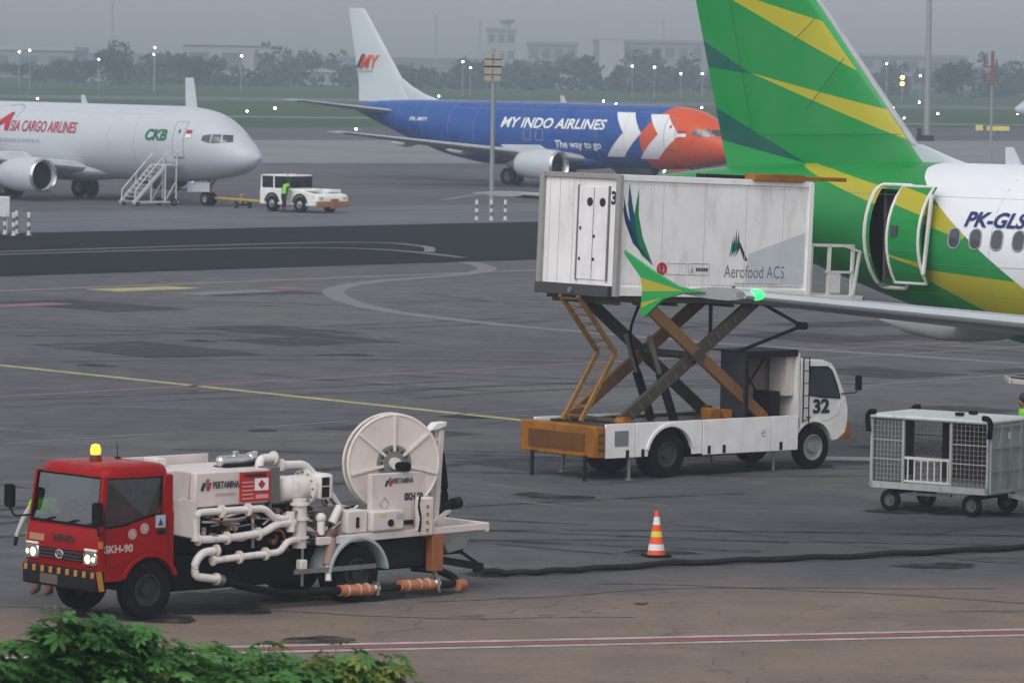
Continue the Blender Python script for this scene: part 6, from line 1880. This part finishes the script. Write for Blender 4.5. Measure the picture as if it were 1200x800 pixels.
MB().cyl((0, 0, 24), (0, 0, 24.3), 0.9).build('head_frame', DARK, LM)
for k in range(6):
    a = R(60 * k)
    MB().box((0.8 * math.cos(a), 0.8 * math.sin(a), 23.7), (0.5, 0.5, 0.35), (0, 0, a)).build('floodlight', GREYM, LM)
MB().bx(-0.7, 0.7, -0.5, 0.5, 0.0, 0.6).bx(-1.0, -0.55, -0.4, 0.4, 0, 1.3).build('base_box', DARK, LM)

# yellow taxiway signs and a distant airliner nose on the right
SG = thing('taxiway_sign', 'low yellow taxiway sign in the grass ahead of the distant nose', 'sign', (55.0, 545.0, 0), R(8))
MB().bx(-1.3, 1.3, -0.12, 0.12, 0.3, 0.8).build('panel', glow('lit_yellow_sign', (0.6, 0.48, 0.1, 1), 0.15), SG, bevel=0.03)
for x in (-1.0, 0.0, 1.0):
    MB().bx(x - 0.06, x + 0.06, -0.05, 0.05, 0, 0.3).build('leg', DARK, SG)
MB().bx(-2.6, -1.8, -0.1, 0.1, 0.3, 0.9).build('panel', glow('lit_yellow_sign', (0.6, 0.48, 0.1, 1), 0.15), SG)
MB().bx(-2.25, -2.15, -0.05, 0.05, 0, 0.3).build('leg', DARK, SG)
TW = copy_tree(WH)
TW.name = 'distant_airliner'
tag(TW, 'far white airliner whose nose pokes in beyond the yellow sign', 'airplane')
TW.location = (58.4, 560.0, 0)
TW.rotation_euler = (0, 0, R(195))
keep_off = {o.name.split('.')[0] for o in WH_TEXT}
for ch in list(TW.children):
    if ch.name.split('.')[0] in keep_off:
        bpy.data.objects.remove(ch)

# ================================================================== AIRFIELD LIGHTS
LGT = glow('white_airfield_lamp', (1.0, 0.98, 0.9, 1), 26.0)
LGY = glow('yellow_airfield_lamp', (1.0, 0.8, 0.1, 1), 10.0)


grass_lights = [(-56.2, 617, 0.55), (-31.6, 628, 0.55), (-13.3, 826, 0.6), (-33.9, 604, 0.4), (14.0, 764, 0.8), (15.3, 730, 0.7), (12.0, 660, 0.6), (28, 720, 0.5), (58, 735, 0.7), (70, 830, 0.8), (60, 680, 0.6), (-16.0, 480, 0.4), (46, 610, 0.5), (52, 640, 0.4), (-70, 700, 0.5), (74, 705, 0.5)]
high_lights = [(-93.5, 900, 7.0), (-91.5, 900, 7.3), (-79, 905, 5.8), (-68, 900, 8.2), (-68.3, 902, 6.9), (-52, 905, 6.9), (-10.2, 910, 6.4), (-8.7, 908, 5.4), (26, 900, 6.0), (31.5, 915, 4.8), (35.4, 910, 4.9), (70, 905, 7.3), (76, 900, 5.2), (97, 905, 8.4), (22, 908, 6.1)]
lp = thing('airfield_light', 'low lit airfield light standing in the grass', 'light', (0, 0, 0), 0, 'low lights in the grass')
MB().cyl((0, 0, 0), (0, 0, 0.5), 0.06).cyl((0, 0, 0), (0, 0, 0.04), 0.2).build('stem', DARK, lp)
MB().ball((0, 0, 0.55), 0.11, 10).build('lamp', LGT, lp)
for i, (x, y, z) in enumerate(grass_lights):
    o = lp if i == 0 else copy_tree(lp)
    o.location = (x, y, 0)
    o.scale = (1, 1, z / 0.55)
hp_ = thing('area_light', 'lit lamp on a post before the far trees', 'light', (0, 0, 0), 0, 'lamp posts before the far trees')
MB().cyl((0, 0, 0), (0, 0, 1), 0.1, 0.07).build('post', GRP, hp_)
MB().ball((0, 0, 0), 0.14, 10).build('lamp', LGT, hp_)
for i, (x, y, z) in enumerate(high_lights):
    o = hp_ if i == 0 else copy_tree(hp_)
    o.location = (x, y, 0)
    for ch in o.children:
        if ch.name.startswith('post'):
            ch.scale = (1, 1, z)
        else:
            ch.location = (0, 0, z)
YL = thing('signal_light', 'twin yellow signal lamp stacked on a post', 'light', (73.0, 905, 0))
MB().cyl((0, 0, 0), (0, 0, 3.0), 0.1).build('post', GRP, YL)
MB().bx(-0.4, 0.4, -0.05, 0.1, 2.9, 5.6).build('backboard', DARK, YL)
for z in (3.6, 4.8):
    MB().ball((0, -0.15, z), 0.36, 12).build('lamp', LGY, YL)

# ================================================================== FAR BUILDINGS
HZW = paint('far_pale_wall', (0.33, 0.34, 0.35), 0.7, dirt=0.2)
HZD = paint('far_grey_wall', (0.25, 0.26, 0.27), 0.7, dirt=0.2)
HZR = paint('far_pale_roof', (0.38, 0.39, 0.40), 0.6, dirt=0.1)
WINM = paint('far_window', (0.14, 0.15, 0.16), 0.2, dirt=0)


def far_block(name, label, cat, x, y, w, d, h, wall, roofm, rows=0, cols=0, gable=0.0):
    t = thing(name, label, cat, (x, y, 0))
    wl_ = MB().bx(-w / 2, w / 2, -d / 2, d / 2, 0, h).build('wall', wall, t)
    if gable:
        MB().prism([(-w / 2 - 0.5, h), (w / 2 + 0.5, h), (0, h + gable)], -d / 2 - 0.5, d / 2 + 0.5).build('roof', roofm, t)
    else:
        MB().bx(-w / 2 - 0.4, w / 2 + 0.4, -d / 2 - 0.4, d / 2 + 0.4, h, h + 0.9).build('roof', roofm, t)
    for r in range(rows):
        for c in range(cols):
            cx = -w / 2 + w * (c + 0.5) / cols
            cz = h * (r + 0.55) / rows
            MB().bx(cx - w / cols * 0.32, cx + w / cols * 0.32, -d / 2 - 0.05, -d / 2 - 0.01, cz - h / rows * 0.25, cz + h / rows * 0.25).build('window', WINM, t)
    return t


far_block('hangar', 'long low hangar with pale roof behind the far trees', 'hangar', -150, 1230, 76, 40, 7.0, HZD, HZR, 1, 10)
ctw = far_block('control_tower', 'hazy square tower block with flat mushroom cap', 'tower', -4.5, 1400, 8.5, 8.5, 14.5, HZW, HZD, 3, 3)
MB().cyl((1.5, 0, 15.3), (1.5, 0, 16.8), 1.2).cyl((1.5, 0, 16.8), (1.5, 0, 17.8), 1.8, 2.4).build('cap', HZW, ctw)
tb_ = far_block('terminal_building', 'long hazy terminal building with flat roof and pale bay', 'building', 39, 1350, 34, 30, 11.6, HZD, HZD, 2, 9)
MB().bx(-16, -9, -16.2, -15.1, 2, 12.0).build('pale_bay', HZR, tb_)
far_block('terminal_building', 'stepped hazy block beside the long terminal', 'building', 10, 1345, 14, 24, 10.6, HZD, HZD, 2, 4)
far_block('terminal_building', 'narrow hazy block behind the green fin', 'building', 100, 1340, 50, 24, 8.6, HZD, HZD, 2, 8)
k = 0
for x, y, w, h, lab in ((11, 1130, 8, 2.6, 'pale low shed between the trees below the terminal'), (22, 1130, 9, 2.4, 'wider pale low shed below the terminal bay'), (-46, 1130, 8, 3.0, 'pale low shed left of the tail fin'), (-97, 1130, 10, 3.0, 'pale low shed below the big tree'), (-70, 1180, 24, 9.0, 'hazy long roofed shed between the two dark trees')):
    far_block('shed', lab, 'shed', x, y, w, 6, h, HZW, HZR, 1, 3, 0.9)
for x, y, h, lab in ((-24, 1420, 19, 'thin lattice mast standing left of the tower block'), (-11, 1430, 18, 'thin mast close beside the tower block'), (-120, 1420, 24, 'thin hazy mast above the hangar trees'), (44, 1440, 19, 'thin mast rising above the terminal roof')):
    m = thing('radio_mast', lab, 'mast', (x, y, 0))
    MB().bar((-0.5, 0, 0), (-0.12, 0, h), 0.18).bar((0.5, 0, 0), (0.12, 0, h), 0.18).build('leg', HZD, m)
    br_ = MB()
    for q in range(8):
        z0, z1 = h * q / 8, h * (q + 1) / 8
        w0, w1 = 0.5 - 0.38 * q / 8, 0.5 - 0.38 * (q + 1) / 8
        br_.bar((-w0, 0, z0), (w1, 0, z1), 0.1)
    br_.build('bracing', HZD, m)

# ================================================================== FAR TREES
def leaf_mat(name, a, b):
    t = NT(name)
    oi = t.node('ShaderNodeObjectInfo')
    n = t.noise(0.7, 3)
    c = t.mix(t.ramp(n, 0.3, 0.7), a, b)
    c = t.mix(t.math('MULTIPLY', oi.outputs['Random'], 0.5), c, tuple(v * 0.6 for v in a[:3]) + (1,))
    t.principled(c, 0.7, spec=0.2)
    return t.m


FARL = leaf_mat('far_foliage', (0.03, 0.05, 0.022, 1), (0.055, 0.08, 0.035, 1))
BARK = paint('bark', (0.09, 0.07, 0.05), 0.9, dirt=0.3)


def crown(mb, cx, cy, z0, rx, rz, n, leaf, clumps=9):
    cl = [(rng.normal(0, 0.45) * rx, rng.normal(0, 0.45) * rx, z0 + rz * (0.75 + rng.normal(0, 0.42)), rx * rng.uniform(0.28, 0.55)) for _ in range(clumps)]
    for i in range(n):
        c = cl[i % clumps]
        d = rng.normal(0, 1, 3)
        d /= np.linalg.norm(d)
        q = rng.uniform(0.5, 1.0) * c[3]
        p = Vector((cx + c[0] + d[0] * q, cy + c[1] + d[1] * q, max(0.3, c[2] + d[2] * q * 0.8)))
        u = Vector(rng.normal(0, 1, 3)).normalized() * leaf * rng.uniform(0.6, 1.3)
        v = Vector(rng.normal(0, 1, 3)).cross(u).normalized() * leaf * 0.6
        mb.add([p - u, p + v, p + u, p - v], [(0, 1, 2, 3)])
    return cl


def far_tree(label, x, y, rx, h, n=900):
    t = thing('tree', label, 'tree', (x, y, 0))
    mb = MB()
    cl = crown(mb, 0, 0, h * 0.42, rx, h * 0.36, n, 0.5, 14)
    tr = MB().tube([(0, 0, 0), (0.1, 0, h * 0.25), (0, 0.1, h * 0.5)], [0.35, 0.28, 0.2], 8)
    for c in cl[:6]:
        tr.tube([(0, 0, h * 0.3), (c[0] * 0.5, c[1] * 0.5, (h * 0.3 + c[2]) / 2), (c[0], c[1], c[2])], [0.16, 0.1, 0.04], 6)
    tr.build('trunk', BARK, t)
    mb.build('crown', FARL, t, smooth=0, fix=False)


far_tree('broad dark tree standing out left in the far treeline', -84, 1010, 6.5, 7.6, 1600)
far_tree('rounded dark tree above the white airliner winglet', -66.5, 1010, 5.0, 6.2, 1300)
far_tree('bushy dark tree just right of the white tail fin', -9.0, 1080, 5.0, 6.2, 1200)
far_tree('small dark tree beyond the tall mast', 92, 1010, 5.0, 6.6, 1100)
wood = MB()
for i in range(230):
    x = rng.uniform(-190, 210)
    y = rng.uniform(1075, 1330)
    crown(wood, x, y, rng.uniform(0.6, 2.2), rng.uniform(2.5, 7.5), rng.uniform(1.0, 3.3) * (1.0 + 0.5 * math.sin(x * 0.07)), 130, 0.8, 7)
for i in range(150):
    crown(wood, rng.uniform(-190, 210), rng.uniform(1040, 1080), 0.2, rng.uniform(2.5, 4.5), rng.uniform(1.0, 2.3), 70, 0.6, 5)
wd = kind(wood.build('woodland', FARL, None, smooth=0, fix=False), 'stuff')
tag(wd, 'hazy belt of far trees along the airfield edge', 'woodland')

# ================================================================== NEAR PLANTS
def palmate():
    """cassava-like leaf: seven pointed lobes with a raised midrib and drooping tips"""
    mb = MB()
    for k in range(7):
        a = R(-126 + 42 * k)
        L = 1.0 - 0.42 * abs(k - 3) / 3
        c, s = math.cos(a), math.sin(a)
        pts = [(0, 0), (0.22 * L, 0.07), (0.5 * L, 0.155), (0.75 * L, 0.12), (L, 0.0)]
        mid, lf, rt = [], [], []
        for u, w in pts:
            dz_ = -0.22 * u * u + 0.08 * u
            mid.append((c * u, s * u, dz_ - 0.02))
            lf.append((c * u - s * w, s * u + c * w, dz_ + 0.25 * w))
            rt.append((c * u + s * w, s * u - c * w, dz_ + 0.25 * w))
        vs = mid + lf + rt
        n = len(pts)
        fs = []
        for i in range(n - 1):
            fs += [(i, i + 1, n + i + 1, n + i), (i, 2 * n + i, 2 * n + i + 1, i + 1)]
        mb.add(vs, fs)
    return mb


def near_leaf_mat():
    t = NT('near_leaf_green')
    oi = t.node('ShaderNodeObjectInfo')
    r = oi.outputs['Random']
    c = t.mix(r, (0.045, 0.15, 0.032, 1), (0.12, 0.30, 0.07, 1))
    c = t.mix(t.ramp(t.noise(6, 3), 0.4, 0.7, 0, 0.5), c, (0.03, 0.09, 0.02, 1))
    c = t.mix(t.ramp(r, 0.9, 0.95, 0, 0.6), c, (0.28, 0.27, 0.05, 1))
    p = t.principled(c, 0.5, spec=0.35)
    tl = t.node('ShaderNodeBsdfTranslucent')
    t.put(tl.inputs[0], c)
    mx = t.node('ShaderNodeMixShader')
    mx.inputs[0].default_value = 0.25
    t.l.new(p.outputs[0], mx.inputs[1])
    t.l.new(tl.outputs[0], mx.inputs[2])
    t.l.new(mx.outputs[0], t.out.inputs[0])
    return t.m


NLM = near_leaf_mat()
LEAF = palmate().mesh('leaf', NLM, smooth=60, fix=False)
STEM = paint('green_stem', (0.07, 0.09, 0.03), 0.7, dirt=0.3)


def put_leaf(parent, p, size, rz, tilt, roll):
    o = bpy.data.objects.new('leaf', LEAF)
    COL.objects.link(o)
    o.parent = parent
    o.location = p
    o.rotation_euler = Euler((roll, tilt, rz), 'ZYX')
    o.scale = (size, size, size)


def shrub(label, x, y, top, rx, nl, nfill):
    t = thing('cassava_plant', label, 'plant', (x, y, 0), 0, 'leafy plants before the apron edge')
    st_ = MB()
    tips = []
    for k in range(7):
        a = rng.uniform(0, 2 * math.pi)
        q = rx * rng.uniform(0.15, 0.95)
        tx, ty, tz = q * math.cos(a), q * math.sin(a) * 0.8, top - rng.uniform(0.05, 0.55) - 0.25 * (q / rx)
        st_.tube([(0.05 * math.cos(a), 0.05 * math.sin(a), 0), (tx * 0.35, ty * 0.35, tz * 0.55), (tx, ty, tz)], [0.04, 0.03, 0.012], 6, 0.6)
        tips.append((tx, ty, tz))
    st_.build('stem', STEM, t, smooth=60)
    pet = MB()
    for i in range(nl):
        b = tips[i % len(tips)]
        a = rng.uniform(0, 2 * math.pi)
        rr = rng.uniform(0.05, 0.34)
        p = (b[0] + rr * math.cos(a), b[1] + rr * math.sin(a), b[2] + rng.uniform(-0.16, 0.2) - 0.3 * rr)
        pet.tube([(b[0], b[1], b[2] - 0.12), ((b[0] + p[0]) / 2, (b[1] + p[1]) / 2, p[2] + 0.01), p], 0.004, 4)
        put_leaf(t, p, rng.uniform(0.10, 0.21), a, rng.uniform(-0.1, 0.75), rng.uniform(-0.35, 0.35))
    kind(pet.build('leaf_stalks', STEM, t, smooth=60), 'stuff')
    base = palmate()
    fill = MB()
    for i in range(nfill):
        a = rng.uniform(0, 2 * math.pi)
        q = rx * math.sqrt(rng.uniform(0, 1)) * 1.05
        M = Matrix.Translation((q * math.cos(a), q * math.sin(a) * 0.8, top - 0.20 - rng.uniform(0, 0.7) - 0.12 * q / rx)) @ Euler((rng.uniform(-0.4, 0.4), rng.uniform(0, 0.8), rng.uniform(0, 6.28)), 'ZYX').to_matrix().to_4x4() @ Matrix.Scale(rng.uniform(0.09, 0.20), 4)
        fill.add([M @ Vector(v) for v in base.v], base.f)
    kind(fill.build('inner_leaves', NLM, t, smooth=60, fix=False), 'stuff')


for lab, x, y, top, rx in (('dense low leafy plant at the very edge of the plant row', -4.05, 40.5, 3.44, 0.85), ('tallest leafy plant, reaching up before the red cab wheel', -3.45, 40.0, 3.72, 0.5), ('broad leafy plant below the truck tank', -2.55, 40.4, 3.47, 0.8), ('lower leafy plant below the truck pipes', -1.9, 40.0, 3.36, 0.6), ('last leafy plant of the row, below the hose reel', -1.35, 40.3, 3.40, 0.5)):
    shrub(lab, x, y, top, rx, 59, 700)

# ================================================================== HAZE
t = NT('warm_grey_haze')
pv = t.node('ShaderNodeVolumePrincipled')
pv.inputs['Color'].default_value = (0.50, 0.58, 0.69, 1)
pv.inputs['Density'].default_value = 0.00062
pv.inputs['Anisotropy'].default_value = 0.0
t.l.new(pv.outputs[0], t.out.inputs['Volume'])
hz = MB().bx(-900, 900, -120, 1560, -1.0, 40).build('haze', t.m, None, smooth=0)
kind(hz, 'stuff')
hz['label'] = 'pale grey haze over the whole airfield'
hz['category'] = 'haze'
